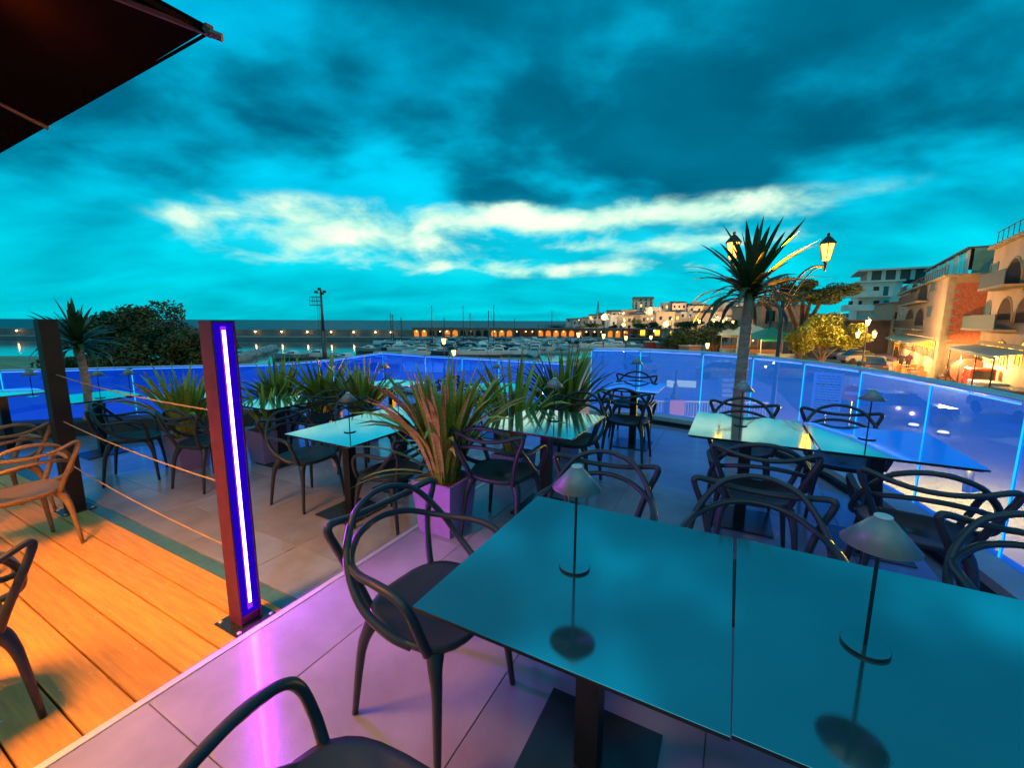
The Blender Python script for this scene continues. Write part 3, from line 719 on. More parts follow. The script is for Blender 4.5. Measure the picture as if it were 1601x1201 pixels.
# umbrella at top left
cx = ground(325, 45, 2.55)
def umbrella():
    c0 = Vector((cx.x, cx.y, 2.55)); S = 3.0
    ctr = c0 - U_ * (S / 2) - V_ * (S / 2)
    t = thing('parasol', 'large dark square parasol overhead at the top left corner', 'parasol', (ctr.x, ctr.y, LOW), ANG)
    zb = 2.55 - LOW; za = zb + .55; h = S / 2; n = 10
    b = MB()
    def zz(x, y):
        m_ = max(abs(x), abs(y)) / h; edge = zb + (za - zb) * (1 - m_); a_ = min(abs(x), abs(y)) / max(1e-6, max(abs(x), abs(y)))
        return edge - .05 * (1 - a_) * m_ * (0.4) - .0
    for lay, dz in ((0, 0), (1, .012)):
        o_ = len(b.v)
        for j in range(2 * n + 1):
            for i in range(2 * n + 1):
                x = -h + i * h / n; y = -h + j * h / n; b.v.append((x, y, zz(x, y) + dz))
        for j in range(2 * n):
            for i in range(2 * n):
                a = o_ + j * (2 * n + 1) + i; b.f.append((a, a + 1, a + 2 * n + 2, a + 2 * n + 1)); b.m.append(0)
    cn = b.build('canopy', m_umb, t, smooth=False)
    b = MB()
    for (x0, y0, x1, y1) in ((-h, -h, h, -h), (h, -h, h, h), (h, h, -h, h), (-h, h, -h, -h)):
        b.add([(x0, y0, zb - .005), (x1, y1, zb - .005), (x1, y1, zb - .02), (x0, y0, zb - .02)], [(0, 1, 2, 3)])
    vl = b.build('hem', m_umb, cn)
    for sx, sy in ((1, 1), (1, -1), (-1, 1), (-1, -1)):
        b = MB(); b.tube([(0, 0, za - .06), (sx * (h + .03), sy * (h + .03), zb - .02)], .013, 6); b.box(sx * h - .012, sx * h + .012, sy * h - .012, sy * h + .012, zb - .02, zb + .012); b.build('rib', m_umbframe, t)
    for sx, sy in ((1, 0), (-1, 0), (0, 1), (0, -1)):
        b = MB(); b.tube([(0, 0, za - .06), (sx * h, sy * h, zb - .03)], .011, 6); b.build('rib', m_umbframe, t)
    b = MB(); b.lathe([(.03, 0), (.03, za - .03)], 12); b.build('pole', m_umbframe, t, smooth=True)
    b = MB(); b.box(-.35, .35, -.35, .35, .0, .06, bev=.01); b.build('base', m_plate, t)
    b = MB(); b.lathe([(.05, zb - .25), (.07, zb - .22), (.07, zb - .19), (.04, zb - .17)], 14, c=(0, 0, 0)); b.build('lamp_ring', m_bulb, t)
    l = bpy.data.lights.new('parasol_lamp', 'SPOT'); l.energy = 560; l.color = (1, .35, .03); l.shadow_soft_size = .5; l.spot_size = R(124); l.spot_blend = .6
    o = bpy.data.objects.new('parasol_lamp', l); C.objects.link(o); o.parent = t; o.location = (.25, .1, zb - .2)
    l = bpy.data.lights.new('parasol_glow', 'POINT'); l.energy = 1.6; l.color = (1, .13, .015); l.shadow_soft_size = .06
    o = bpy.data.objects.new('parasol_glow', l); C.objects.link(o); o.parent = t; gq = ground(-20, -10, 2.62) - ctr; l.energy = 2.2; o.location = (gq.dot(U_), gq.dot(V_), zb + .02)
umbrella()
# light of the violet strip (same place as the strip)
def area(name, loc, dirv, sx, sy, en, col):
    l = bpy.data.lights.new(name, 'AREA'); l.shape = 'RECTANGLE'; l.size = sx; l.size_y = sy; l.energy = en; l.color = col
    o = bpy.data.objects.new(name, l); C.objects.link(o); o.location = loc; o.rotation_euler = Vector(dirv).to_track_quat('-Z', 'Y').to_euler(); return o
area('violet_strip_light', P1 + U_ * .068 + Vector((0, 0, .85)), U_, .04, 1.55, 18, (.50, .01, 1.0))
# added unseen area light behind the viewer, for pinkish light on the floor
area('rear_fill_light', (-3.4, -3.0, 2.9), (.25, 1, -.65), 4.0, .6, 19, (1, .56, .46))
# ================================================================== HARBOUR AND TOWN
# --- breakwater: long quay with a wall; arcaded sheds on the right
mole = thing('breakwater', 'long low breakwater with a parapet wall closing the harbour', 'breakwater', (0, 148, SEA))
b = MB(); b.box(-330, 64, 0, 9, -1, 1.25, bev=.05); b.build('quay', m_dconc, mole)
b = MB(); b.box(-330, -36, 5, 8, 1.26, 3.6, bev=.08); b.build('parapet_wall', m_dconc, mole)
b = MB(); b.box(-330, 64, -.05, .1, .95, 1.3); b.build('quay_edge', m_conc, mole)
m_arc = mat('arcade_plaster', (.34, .16, .09), .8, var=.2, scale=.5); m_arcr = mat('arcade_red_plaster', (.42, .06, .03), .8, var=.2, scale=.5)
m_arcin = emissive('arcade_inside_light', (1, .28, .03), .55); m_arclamp = emissive('arcade_lamp', (1, .55, .15), 6)
arc = thing('harbour_sheds', 'long row of arched boat sheds lit orange on the breakwater', 'sheds', (-36, 152, SEA + 1.25))
b = MB(); b.box(0, 98, 2.2, 4, 0, 2.9); b.box(0, 98, -.2, 4.2, 2.9, 3.25, bev=.03); b.build('roof', m_dconc, arc)
xx = 0.0; k = 0; rr = random.Random(4)
bay = MB()
for j in range(9):
    a = math.pi * j / 8; a2 = math.pi * (j + 1) / 8
bm_ = {}
def bay_mesh(m, nm):
    b = MB(); w = 2.8; r = .95; zc_ = 1.45; pts = [(r * math.cos(math.pi * j / 8), zc_ + r * math.sin(math.pi * j / 8)) for j in range(9)]
    for s in (-1, 1):
        b.add([(s * w / 2, 0, 0), (s * r, 0, 0), (s * r, 0, zc_), (s * w / 2, 0, zc_)], [(0, 1, 2, 3)])
    for j in range(8):
        p, q = pts[j], pts[j + 1]
        b.add([(p[0], 0, p[1]), (q[0], 0, q[1]), (q[0], 0, 2.9), (p[0], 0, 2.9)], [(0, 1, 2, 3)])
        b.add([(p[0], 0, p[1]), (q[0], 0, q[1]), (q[0], .35, q[1]), (p[0], .35, p[1])], [(0, 1, 2, 3)])
    for s in (-1, 1):
        b.add([(s * r, 0, zc_), (s * w / 2, 0, zc_), (s * w / 2, 0, 2.9), (s * r, 0, 2.9)], [(0, 1, 2, 3)])
        b.add([(s * r, 0, 0), (s * r, .35, 0), (s * r, .35, zc_), (s * r, 0, zc_)], [(0, 1, 2, 3)])
    return b.mesh(nm, m)
am = [bay_mesh(m_arc, 'arch_bay'), bay_mesh(m_arcr, 'arch_bay')]
bk = MB(); bk.box(-1.2, 1.2, 2.0, 2.1, 0, 2.6); bk = bk.mesh('bay_back', m_arcin)
bd = MB(); bd.box(-1.2, 1.2, 2.0, 2.1, 0, 2.6); bd = bd.mesh('bay_back', m_glassdark)
bl = MB(); bl.lathe([(.02, -.22), (.22, 0), (.02, .22)], 8); bl = bl.mesh('bay_lamp', m_arclamp)
for k in range(35):
    red = 13 <= k <= 21 or 27 <= k <= 31
    o = link('arch_bay', am[1 if red else 0], arc, loc=(1.4 + k * 2.8, 0, 0))
    link('bay_back', bk if rr.random() < .62 else bd, o)
    if rr.random() < .62: link('bay_lamp', bl, o, loc=(rr.uniform(-.4, .4), .9, 1.9))
# quay lamps along the left part
ql = MB(); ql.tube([(0, 0, 0), (0, 0, 1.2), (0, -.5, 1.45)], .06, 6); ql = ql.mesh('pole', m_iron)
qb = MB(); qb.lathe([(.03, -.22), (.28, -.05), (.22, .18), (.02, .25)], 10); qb = qb.mesh('bulb', m_far)
n_ = 0
for px in (30, 75, 118, 160, 208, 250, 290, 361, 401, 442, 482, 519, 554, 588, 612):
    p = at_depth(px, 521, 152.6)
    t = thing('quay_lamp', '%s lit lamp from the left along the breakwater wall' % ('first second third fourth fifth sixth seventh eighth ninth tenth eleventh twelfth thirteenth fourteenth fifteenth'.split()[n_]), 'lamp', (p.x, 152.6, SEA + 1.25), 0, 'lamps along the breakwater')
    link('pole', ql, t); link('bulb', qb, t, loc=(0, -.7, 1.5)); n_ += 1
# --- stone jetty near the light mast
def rock(b, c, s, rr):
    vs = []; n = 6
    for i in range(3):
        z = (-.5 + i * .5) * s[2]; k = (.8, 1.0, .55)[i]
        for j in range(n):
            q = 2 * math.pi * j / n + rr.uniform(-.3, .3); vs.append((c[0] + math.cos(q) * s[0] * k * rr.uniform(.75, 1.1), c[1] + math.sin(q) * s[1] * k * rr.uniform(.75, 1.1), c[2] + z + rr.uniform(-.1, .1) * s[2]))
    fs = [tuple(range(n))[::-1], tuple(range(2 * n, 3 * n))]
    for i in range(2):
        for j in range(n): fs.append((i * n + j, i * n + (j + 1) % n, (i + 1) * n + (j + 1) % n, (i + 1) * n + j))
    b.add(vs, fs)
jt = thing('stone_jetty', 'rough pale stone jetty pointing into the water right of the violet post', 'jetty', (0, 0, SEA))
ja = ground(340, 566, SEA + .8); jb = ground(430, 541, SEA + .9); rr = random.Random(8)
for i in range(44):
    t = i / 43; p = ja.lerp(jb, t); b = MB(); rock(b, (0, 0, 0), (.85, 1.1, 1.6), rr)
    b.build('rock', m_conc, jt, loc=(p.x + rr.uniform(-.5, .5), p.y + rr.uniform(-.8, .8), .25 + rr.uniform(-.1, .25)), rotz=rr.uniform(0, 3))
# --- floodlight mast
mp_ = at_depth(508, 560, 57)
mt = thing('light_mast', 'tall steel light mast with a ladder, a cage and floodlights over the harbour', 'mast', (mp_.x, 57, SEA))
b = MB(); b.tube([(0, 0, 0), (0, 0, 5.6)], [.30, .27], 12); b.tube([(0, 0, 5.6), (0, 0, 11.0)], [.20, .12], 12); b.build('mast_pole', m_offwhite if False else m_mast, mt, smooth=True)
b = MB(); b.box(-.9, .9, -.9, .9, -.5, .55, bev=.04); b.build('footing', m_conc, mt)
b = MB()
for x in (-.62, -.30): b.tube([(x, 0, .6), (x, 0, 10.0)], .022, 5)
for i in range(31): b.tube([(-.62, 0, .8 + i * .3), (-.30, 0, .8 + i * .3)], .014, 4)
b.build('ladder', m_iron, mt)
b = MB()
for z in (9.0, 9.55, 10.1):
    b.tube([(-1.35, -.4, z), (-.1, -.4, z), (-.1, .4, z), (-1.35, .4, z), (-1.35, -.4, z)], .03, 4)
for x, y in ((-1.35, -.4), (-1.35, .4), (-.75, -.4), (-.75, .4)): b.tube([(x, y, 9), (x, y, 10.1)], .03, 4)
b.box(-1.4, -.05, -.45, .45, 8.95, 9.0); b.build('cage', m_iron, mt)
for x, z, q in ((-.55, 10.7, .3), (-.1, 11.1, 0), (.55, 10.75, -.3), (.2, 10.5, -.2)):
    b = MB(); b.tube([(0, 0, z - .2), (x, 0, z - .1)], .03, 5); b.box(x - .18, x + .18, -.3, .0, z - .15, z + .18, bev=.02); b.build('floodlight', m_iron, mt)
# --- boats
def hull(L_, W, Hh, name='hull', m=None, sheer=.25):
    b = MB(); n = 13; secs = []
    for i in range(n):
        t = i / (n - 1); y = -L_ / 2 + L_ * t; w = W / 2 * (1 - max(0, (t - .45) / .55) ** 2.2) * (.88 + .12 * min(1, t * 4)); w = max(w, .02)
        zt = Hh * (1 + sheer * t * t); zb = -.25 * (1 - t ** 3) 
        secs.append([(-w, y, zt), (-w * .93, y, Hh * .35), (-w * .6, y, 0 + .05 * t), (0, y - .0, zb), (w * .6, y, .05 * t), (w * .93, y, Hh * .35), (w, y, zt)])
    for s_ in secs: b.v += s_
    for i in range(n - 1):
        for k in range(6): b.f.append((i * 7 + k, i * 7 + k + 1, (i + 1) * 7 + k + 1, (i + 1) * 7 + k)); b.m.append(0)
    b.f.append(tuple(range(7))[::-1]); b.m.append(0)
    for i in range(n - 1): b.f.append((i * 7, (i + 1) * 7, (i + 1) * 7 + 6, i * 7 + 6)); b.m.append(1)
    return b.mesh(name, [m or m_white, m_offwhite])
def motorboat_meshes(L_, W, canopy, hm):
    out = [('hull', hull(L_, W, .95, m=hm))]
    b = MB(); y0, y1 = -L_ * .22, L_ * .22
    b.add([(-W * .34, y0, .9), (W * .34, y0, .9), (W * .26, y1, 1.1), (-W * .26, y1, 1.1), (-W * .28, y0 + .2, 1.5), (W * .28, y0 + .2, 1.5), (W * .2, y1 - 1.3, 1.55), (-W * .2, y1 - 1.3, 1.55)],
          [(0, 1, 5, 4), (1, 2, 6, 5), (2, 3, 7, 6), (3, 0, 4, 7), (4, 5, 6, 7)]); out.append(('cabin', b.mesh('cabin', m_white)))
    b = MB(); b.add([(W * .25, y1 - .1, 1.16), (-W * .25, y1 - .1, 1.16), (-W * .19, y1 - 1.15, 1.56), (W * .19, y1 - 1.15, 1.56)], [(0, 1, 2, 3)])
    for s in (-1, 1): b.add([(s * W * .34, y0 + .4, 1.1), (s * W * .30, y1 - .7, 1.15), (s * W * .25, y1 - 1.2, 1.4), (s * W * .31, y0 + .4, 1.38)], [(0, 1, 2, 3)])
    out.append(('windscreen', b.mesh('windscreen', m_glassdark)))
    if canopy:
        b = MB(); b.box(-W * .36, W * .36, -L_ * .45, y0 + .3, 1.75, 1.82, bev=.02)
        for s in (-1, 1):
            for y in (-L_ * .42, y0): b.tube([(s * W * .34, y, .9), (s * W * .33, y, 1.75)], .03, 5)
        out.append(('canopy', b.mesh('canopy', m_navy)))
    b = MB()
    for s in (-1, 1):
        b.tube([(s * W * .46, 0, 1.45), (s * W * .40, L_ * .3, 1.6), (s * .05, L_ * .48, 1.7)], .025, 4)
        for t in (0, .5, 1): b.tube([(s * W * (.46 - .25 * t * t), L_ * .4 * t, 1.0), (s * W * (.46 - .25 * t * t), L_ * .4 * t, 1.55)], .02, 4)
    out.append(('railing', b.mesh('railing', m_mast))); return out
def sailboat_meshes(L_, W, mh, hm):
    out = [('hull', hull(L_, W, .85, m=hm, sheer=.12))]
    b = MB(); b.add([(-W * .28, -L_ * .15, .85), (W * .28, -L_ * .15, .85), (W * .15, L_ * .25, .9), (-W * .15, L_ * .25, .9), (-W * .24, -L_ * .13, 1.3), (W * .24, -L_ * .13, 1.3), (W * .12, L_ * .18, 1.15), (-W * .12, L_ * .18, 1.15)],
                    [(0, 1, 5, 4), (1, 2, 6, 5), (2, 3, 7, 6), (3, 0, 4, 7), (4, 5, 6, 7)]); out.append(('cabin', b.mesh('cabin', m_offwhite)))
    b = MB(); b.tube([(0, L_ * .1, .9), (0, L_ * .1, mh)], [.15, .10], 8); b.tube([(-.8, L_ * .1, mh * .55), (.8, L_ * .1, mh * .55)], .035, 5); out.append(('mast', b.mesh('mast', m_mast)))
    b = MB(); b.tube([(0, L_ * .08, 1.9), (0, -L_ * .38, 1.75)], [.20, .14], 8); out.append(('boom', b.mesh('boom', m_navy)))
    b = MB()
    for p, q in (((0, L_ * .1, mh), (0, L_ * .48, 1.0)), ((0, L_ * .1, mh), (0, -L_ * .48, 1.0)), ((0, L_ * .1, mh), (-.8, L_ * .1, mh * .55)), ((0, L_ * .1, mh), (.8, L_ * .1, mh * .55)), ((-.8, L_ * .1, mh * .55), (-W * .48, 0, .9)), ((.8, L_ * .1, mh * .55), (W * .48, 0, .9))):
        b.tube([p, q], .02, 3)
    out.append(('rigging', b.mesh('rigging', m_mast))); return out
m_hblue = mat('dark_blue_hull', (.02, .05, .09), .3, var=.05); m_hteal = mat('grey_green_hull', (.18, .24, .23), .4, var=.1)
MBT = [motorboat_meshes(8.5, 2.9, True, m_white), motorboat_meshes(7.0, 2.5, False, m_white), motorboat_meshes(6.0, 2.2, True, m_hblue), motorboat_meshes(9.8, 3.2, False, m_white), motorboat_meshes(5.6, 2.1, False, m_hteal)]
MKN = ['white motor boat with a navy canopy', 'small white motor boat', 'dark blue motor boat with a canopy', 'large white motor cruiser', 'small grey green motor boat']
def boat(px, py, kind, rz, label, cat='boat', group='boats moored in the harbour', sc=1.0):
    p = ground(px, py, SEA); t = thing('motor_boat', label, cat, (p.x, p.y, SEA + .02), rz, group); t.scale = (sc,) * 3
    for nm, me in MBT[kind]: link(nm, me, t)
rr = random.Random(31); cnt = {}
rows = [('farthest row by the sheds', 533, 655, 930, 18), ('second harbour row', 538, 600, 960, 17), ('middle harbour row', 543.5, 612, 1000, 15), ('fourth harbour row', 549, 590, 900, 12), ('nearest row above the glass', 556, 640, 850, 7)]
ordn = ('first second third fourth fifth sixth seventh eighth ninth tenth eleventh twelfth thirteenth fourteenth fifteenth sixteenth seventeenth eighteenth nineteenth twentieth '
        'twenty-first twenty-second twenty-third twenty-fourth').split()
for name, py, x0, x1, n in rows:
    for i in range(n):
        px = x0 + (x1 - x0) * (i + .5) / n + rr.uniform(-3, 3); k = rr.choice((0, 1, 1, 2, 3, 0, 4, 3))
        boat(px, py + rr.uniform(-.8, .8), k, rr.choice((R(80), R(-95), R(15), R(170), R(100))) + rr.uniform(-.2, .2), '%s, %s from left, %s' % (MKN[k], ordn[i], name))
for i, (px, py, rz, k) in enumerate(((620, 547, R(95), 4), (575, 551, R(85), 4), (497, 560, R(80), 1), (455, 562, R(100), 4), (540, 566, R(60), 4), (590, 572, R(95), 1), (555, 578, R(120), 2))):
    boat(px, py, k, rz, ['little grey boat alone left of the marina', 'little grey boat left of the first moored rows', 'small white boat right of the light mast foot', 'little grey boat left of the light mast foot', 'little grey boat above the dark plants', 'small white boat left of the end of the straight balustrade', 'dark blue boat above the dark plants'][i])
SBM = {}
for i, (px, top, py, L_) in enumerate(((608, 490, 540, 8), (620, 492, 541, 8), (632, 496, 541, 7), (670, 478, 541, 11), (698, 497, 532, 7), (731, 478, 541, 11), (740, 490, 541, 8), (759, 485, 541, 9), (778, 477, 541, 11), (808, 498, 534, 7), (866, 485, 532, 9), (844, 508, 536, 6), (905, 520, 536, 6))):
    p = ground(px, py, SEA); q = at_depth(px, top, p.y); mh = q.z - SEA
    ms = sailboat_meshes(L_, L_ * .31, mh, (m_white, m_hblue, m_hteal)[i % 3])
    t = thing('sailboat', '%s sailing boat, %s mast from the left above the harbour' % (('white', 'dark blue', 'grey green')[i % 3], ordn[i]), 'sailboat', (p.x, p.y, SEA), R(rr.choice((75, 95, 110, -85))), 'sailing boats moored in the harbour')
    for nm, me in ms: link(nm, me, t)
for i, (pa, pb) in enumerate((((600, 536), (1000, 535)), ((595, 541), (1005, 540.5)), ((590, 546.5), (1000, 546)), ((585, 553), (905, 552.5)))):
    a = ground(*pa, SEA); c = ground(*pb, SEA); d = c - a; t = thing('pontoon', '%s floating pontoon from the breakwater, between boats' % ordn[i], 'pontoon', a, math.atan2(d.y, d.x), 'floating pontoons of the harbour')
    b = MB(); b.box(0, d.length, -.9, .9, -.2, .45, bev=.05); b.build('walkway', m_conc, t)
# --- lamps of the promenade: small lanterns on posts
def lantern_mesh(s=1.0, bulb=m_bulb):
    b = MB(); b.lathe([(.05 * s, 0), (.10 * s, .04 * s), (.17 * s, .42 * s), (.0, .43 * s)], 6); g = b.mesh('lantern_glass', bulb)
    b = MB(); b.lathe([(.22 * s, .43 * s), (.20 * s, .46 * s), (.10 * s, .58 * s), (.03 * s, .64 * s), (.05 * s, .68 * s), (.01 * s, .72 * s)], 6)
    for j in range(6):
        q = 2 * math.pi * j / 6; b.tube([(.105 * s * math.cos(q), .105 * s * math.sin(q), .03 * s), (.178 * s * math.cos(q), .178 * s * math.sin(q), .44 * s)], .012 * s, 4)
    b.lathe([(.03 * s, -.12 * s), (.04 * s, -.05 * s), (.07 * s, 0)], 8)
    return g, b.mesh('lantern_frame', m_iron)
LNear = lantern_mesh(1.05, m_bulb_hot); LFar = lantern_mesh(1.1, m_bulb)
def add_lantern(t, loc, Ls=LNear): 
    o = link('lantern', Ls[1], t, loc=loc); link('lantern_glass', Ls[0], o)
lp = at_depth(1205, 470, 12.0)
zl = [at_depth(1145, 406, 12), at_depth(1291, 408, 12)]
t = thing('street_lamp', 'tall double street lamp with two glowing lanterns behind the palm crown', 'street lamp', (lp.x + .35, 12.0, STREET))
bx = lp.x + .35
b = MB(); ph = 2.1 - STREET; b.tube([(0, 0, 0), (0, 0, .9), (0, 0, .95), (0, 0, ph)], [.13, .11, .07, .05], 12); b.lathe([(.16, 0), (.16, .2), (.12, .3), (.12, .85), (.09, .95)], 12); b.build('post', m_iron, t, smooth=True)
for z_ in zl:
    dx = z_.x - bx; dz = z_.z - STREET - .12; b = MB(); b.tube(spline([(0, 0, ph - .05), (dx * .3, 0, ph + (dz - ph) * .62), (dx * .65, 0, dz - .05), (dx, 0, dz - .02)], 6), .028, 6); b.tube(spline([(0, 0, ph - .3), (dx * .35, 0, ph + (dz - ph) * .40), (dx * .7, 0, dz - .13), (dx, 0, dz - .04)], 6), .018, 6); b.tube([(dx, 0, dz - .16), (dx, 0, dz + .02)], .03, 8)
    b.build('arm', m_iron, t, smooth=True); add_lantern(t, (dx, 0, dz + .12))
    l = bpy.data.lights.new('lantern_light', 'POINT'); l.energy = 650; l.color = (1, .5, .2); l.shadow_soft_size = .07
    o = bpy.data.objects.new('lantern_light', l); C.objects.link(o); o.parent = t; o.location = (dx, 0, dz + .35)
def street_lamp(px, pyb, pyt, label, z=STREET, heads=1, light=0, Ls=LFar, spread=.55, sc=1.0):
    p = ground(px, pyb, z); q = at_depth(px, pyt, p.y); h = q.z - z - .35 * sc
    t = thing('street_lamp', label, 'street lamp', p, 0, 'lit lanterns along the promenade')
    b = MB(); b.tube([(0, 0, 0), (0, 0, .8), (0, 0, .85), (0, 0, h)], [.11, .10, .06, .045], 8); b.build('post', m_iron, t)
    if heads == 1: add_lantern(t, (0, 0, h + .12 * sc), Ls)
    else:
        add_lantern(t, (0, 0, h + .12), Ls)
        for s in ((-1, 1) if heads == 3 else (-1, 1)):
            b = MB(); b.tube(spline([(0, 0, h - 1.3), (s * spread * .6, 0, h - 1.35), (s * spread, 0, h - 1.1)], 4), .03, 5); b.build('arm', m_iron, t); add_lantern(t, (s * spread, 0, h - .98), Ls)
    if light:
        l = bpy.data.lights.new('lantern_light', 'POINT'); l.energy = light; l.color = (1, .55, .2); l.shadow_soft_size = .25
        o = bpy.data.objects.new('lantern_light', l); C.objects.link(o); o.parent = t; o.location = (0, -.3, h + .5)
    return t
street_lamp(1346, 586, 505, 'three headed street lamp glowing orange beside the dark parked car', heads=3, light=1900, spread=.75)
for i, (px, pb, pt, lab, li) in enumerate(((695, 592, 534, 'lantern standing on the quay in front of the marina boats', 0), (903, 575, 524, 'lantern above the green plant at the left end of the promenade', 0), (942, 572, 526, 'lantern right of the green plant over the balustrade', 0),
        (977, 566, 529, 'lantern among boats above the small far table', 0), (1016, 560, 528, 'lantern near the red kiosk roofs', 0), (1103, 585, 541, 'low lantern right above a joint of the curved balustrade', 0),
        (1090, 553, 503, 'bright lantern left of the pale pavilion', 120), (1112, 556, 501, 'bright lantern right above the dark hedge trees', 120), (1127, 548, 502, 'lantern just left of the palm crown tips', 0), (1142, 552, 504, 'lantern touching the palm trunk at left', 0),
        (945, 532, 492, 'brightest glare of a lamp below the headland houses', 700), (975, 534, 502, 'lamp at the foot of the headland houses', 200), (1041, 538, 503, 'bright lamp on the harbour road before the dark pines', 500), (1022, 541, 518, 'cluster lamp of the harbour kiosk', 100), (710, 585, 552, 'dim lantern at the balustrade corner right of the ornate lantern', 0))):
    street_lamp(px, pb, pt, lab, light=li, sc=1.0, Ls=LFar)
# bulbs large enough for the far glare lamps
for px, py, d, r_, lab in ((945, 496, 118, .85, 'big glaring floodlight globe under the headland houses'), (1041, 507, 95, .62, 'glaring floodlight globe over the harbour road'), (975, 508, 118, .5, 'smaller glaring globe right of the big one under the headland')):
    p = at_depth(px, py, d); t = thing('flood_globe', lab, 'floodlight', (p.x, p.y, STREET))
    b = MB(); b.tube([(0, 0, 0), (0, 0, p.z - STREET - r_)], .09, 6); b.build('post', m_iron, t)
    b = MB(); b.lathe([(.01, -r_), (r_ * .7, -r_ * .7), (r_, 0), (r_ * .7, r_ * .7), (.01, r_)], 12); b.build('globe', m_bulb, t, loc=(0, 0, p.z - STREET), smooth=True)
# --- trees
def leaf_cloud(b, c, s, n, size, rr, lump=7):
    cs = [(c[0] + rr.gauss(0, .38) * s[0], c[1] + rr.gauss(0, .38) * s[1], c[2] + rr.uniform(-.5, .6) * s[2], rr.uniform(.35, .6)) for _ in range(lump)]
    for i in range(n):
        q = cs[rr.randrange(lump)]; v = Vector((rr.gauss(0, 1), rr.gauss(0, 1), rr.gauss(0, 1))).normalized() * (rr.random() ** .4)
        p = Vector((q[0] + v.x * s[0] * q[3], q[1] + v.y * s[1] * q[3], q[2] + v.z * s[2] * q[3]))
        a = Vector((rr.gauss(0, 1), rr.gauss(0, 1), rr.gauss(0, .6))).normalized(); e = a.cross(Vector((rr.gauss(0, 1), rr.gauss(0, 1), rr.gauss(0, 1)))).normalized()
        z = size * rr.uniform(.6, 1.3); b.add([p - a * z, p + e * z * .45, p + a * z, p - e * z * .45], [(0, 1, 2, 3)])
def foliage(name, c1, c2):
    return mat(name, c1, .7, var=.3, scale=.9, col2=c2)
F_dark = foliage('dark_foliage', (.02, .045, .015), (.06, .11, .03)); F_pine = foliage('pine_foliage', (.035, .055, .015), (.09, .12, .03)); F_yel = foliage('yellow_green_foliage', (.20, .22, .02), (.42, .42, .05)); F_mid = foliage('hedge_foliage', (.03, .06, .015), (.07, .11, .03))
def tree(px, pyb, z, label, crowns, n, size, fm, trunk_r=.18, rng=1, cat='tree', name='tree', d=None):
    p = ground(px, pyb, z) if d is None else at_depth(px, pyb, d); rr = random.Random(rng)
    t = thing(name, label, cat, (p.x, p.y, z)); b = MB()
    for cx_, cy_, cz_, sx, sy, sz in crowns:
        b.tube(spline([(0, 0, 0), (cx_ * .15, cy_ * .1, cz_ * .45), (cx_ * .7, cy_ * .7, cz_ * .85), (cx_, cy_, cz_)], 3), [trunk_r * (1 - .7 * i / 9) for i in range(10)], 7)
    b.build('trunk', m_bark, t); b = MB()
    tot = sum(c[3] * c[5] for c in crowns)
    for c in crowns: leaf_cloud(b, c[:3], c[3:], int(n * c[3] * c[5] / tot), size, rr)
    cr = b.build('crown', fm, t); return t
tree(215, 600, STREET, 'large round dark tree behind the left palm', [(-2.2, 0, 3.4, 2.6, 2.6, 1.9), (.3, .5, 4.1, 3.0, 2.6, 2.0), (2.4, 0, 3.2, 2.4, 2.4, 1.8), (-.2, -.5, 1.7, 4.0, 2.5, 1.6)], 15000, .16, F_dark, .3, 3, d=33)
tree(285, 600, STREET, 'lower dark tree between the round tree and the violet post', [(0, 0, 2.6, 2.6, 2.2, 1.5), (2.2, .6, 2.3, 2.0, 2.0, 1.5), (-2.0, 0, 1.6, 2.4, 2.0, 1.4), (1.0, 0, .9, 3.5, 2.0, 1.2)], 11000, .16, F_dark, .22, 4, d=32)
tree(130, 600, STREET, 'low dark bush left of the round tree', [(0, 0, 1.1, 2.6, 1.6, .9), (2.5, 0, 1.3, 2.6, 1.6, 1.0), (5, 0, 1.2, 2.5, 1.6, 1.0)], 7000, .15, F_dark, .12, 5, 'bush', 'bush', d=31)
tree(1248, 562, STREET, 'umbrella pine with a wide flat dark crown in front of the white flats', [(-2.2, 0, 7.2, 2.1, 2.2, 1.1), (0, .4, 8.2, 2.4, 2.4, 1.4), (2.3, 0, 7.8, 2.1, 2.2, 1.2), (.3, -.6, 7.2, 3.2, 2.2, .9)], 13000, .17, F_pine, .34, 6, d=46)
tree(1283, 570, STREET, 'yellow green tree in front of the pine and the parked cars', [(-1.6, 0, 3.7, 1.7, 1.8, 1.4), (0, 0, 4.3, 2.0, 2.0, 1.3), (1.7, 0, 3.6, 1.7, 1.8, 1.2), (2.5, 0, 2.9, 1.1, 1.4, .9), (-1.8, 0, 2.5, 1.1, 1.2, 1.0), (.3, -.5, 2.9, 2.0, 1.4, .8)], 19000, .13, F_yel, .13, 7, d=41)
tree(1085, 560, STREET, 'dark clump of trees on the promenade left of the pavilion', [(-3, 0, 2.0, 3.2, 2.4, 1.6), (0, 0, 2.4, 3.4, 2.4, 1.7), (3, 0, 3.0, 2.8, 2.4, 1.7)], 9000, .2, F_dark, .2, 8, d=62)
tree(1150, 552, STREET, 'dark tree behind the pale pavilion roof', [(0, 0, 4.2, 3.2, 2.4, 1.6), (-3, 0, 3.6, 2.8, 2.2, 1.4)], 7000, .22, F_dark, .2, 9, d=75)
for i, (px, sx, d_, h_) in enumerate(((1000, 3, 170, 2.6), (1020, 3.4, 165, 3.0), (1068, 3.6, 150, 3.2), (1078, 4, 160, 3.5), (996, 2.4, 200, 4.0), (925, 4, 235, 2.5), (960, 3, 215, 2.0))):
    tree(px, 540, STREET, ('dark pine clump, %s from the left below the hill town' % ordn[(3, 4, 5, 6, 2, 0, 1)[i]]), [(0, 0, h_, sx, 3, h_ * .5)], 1600, .35, F_dark, .25, 20 + i, d=d_)
hd = ground(1300, 590, STREET)
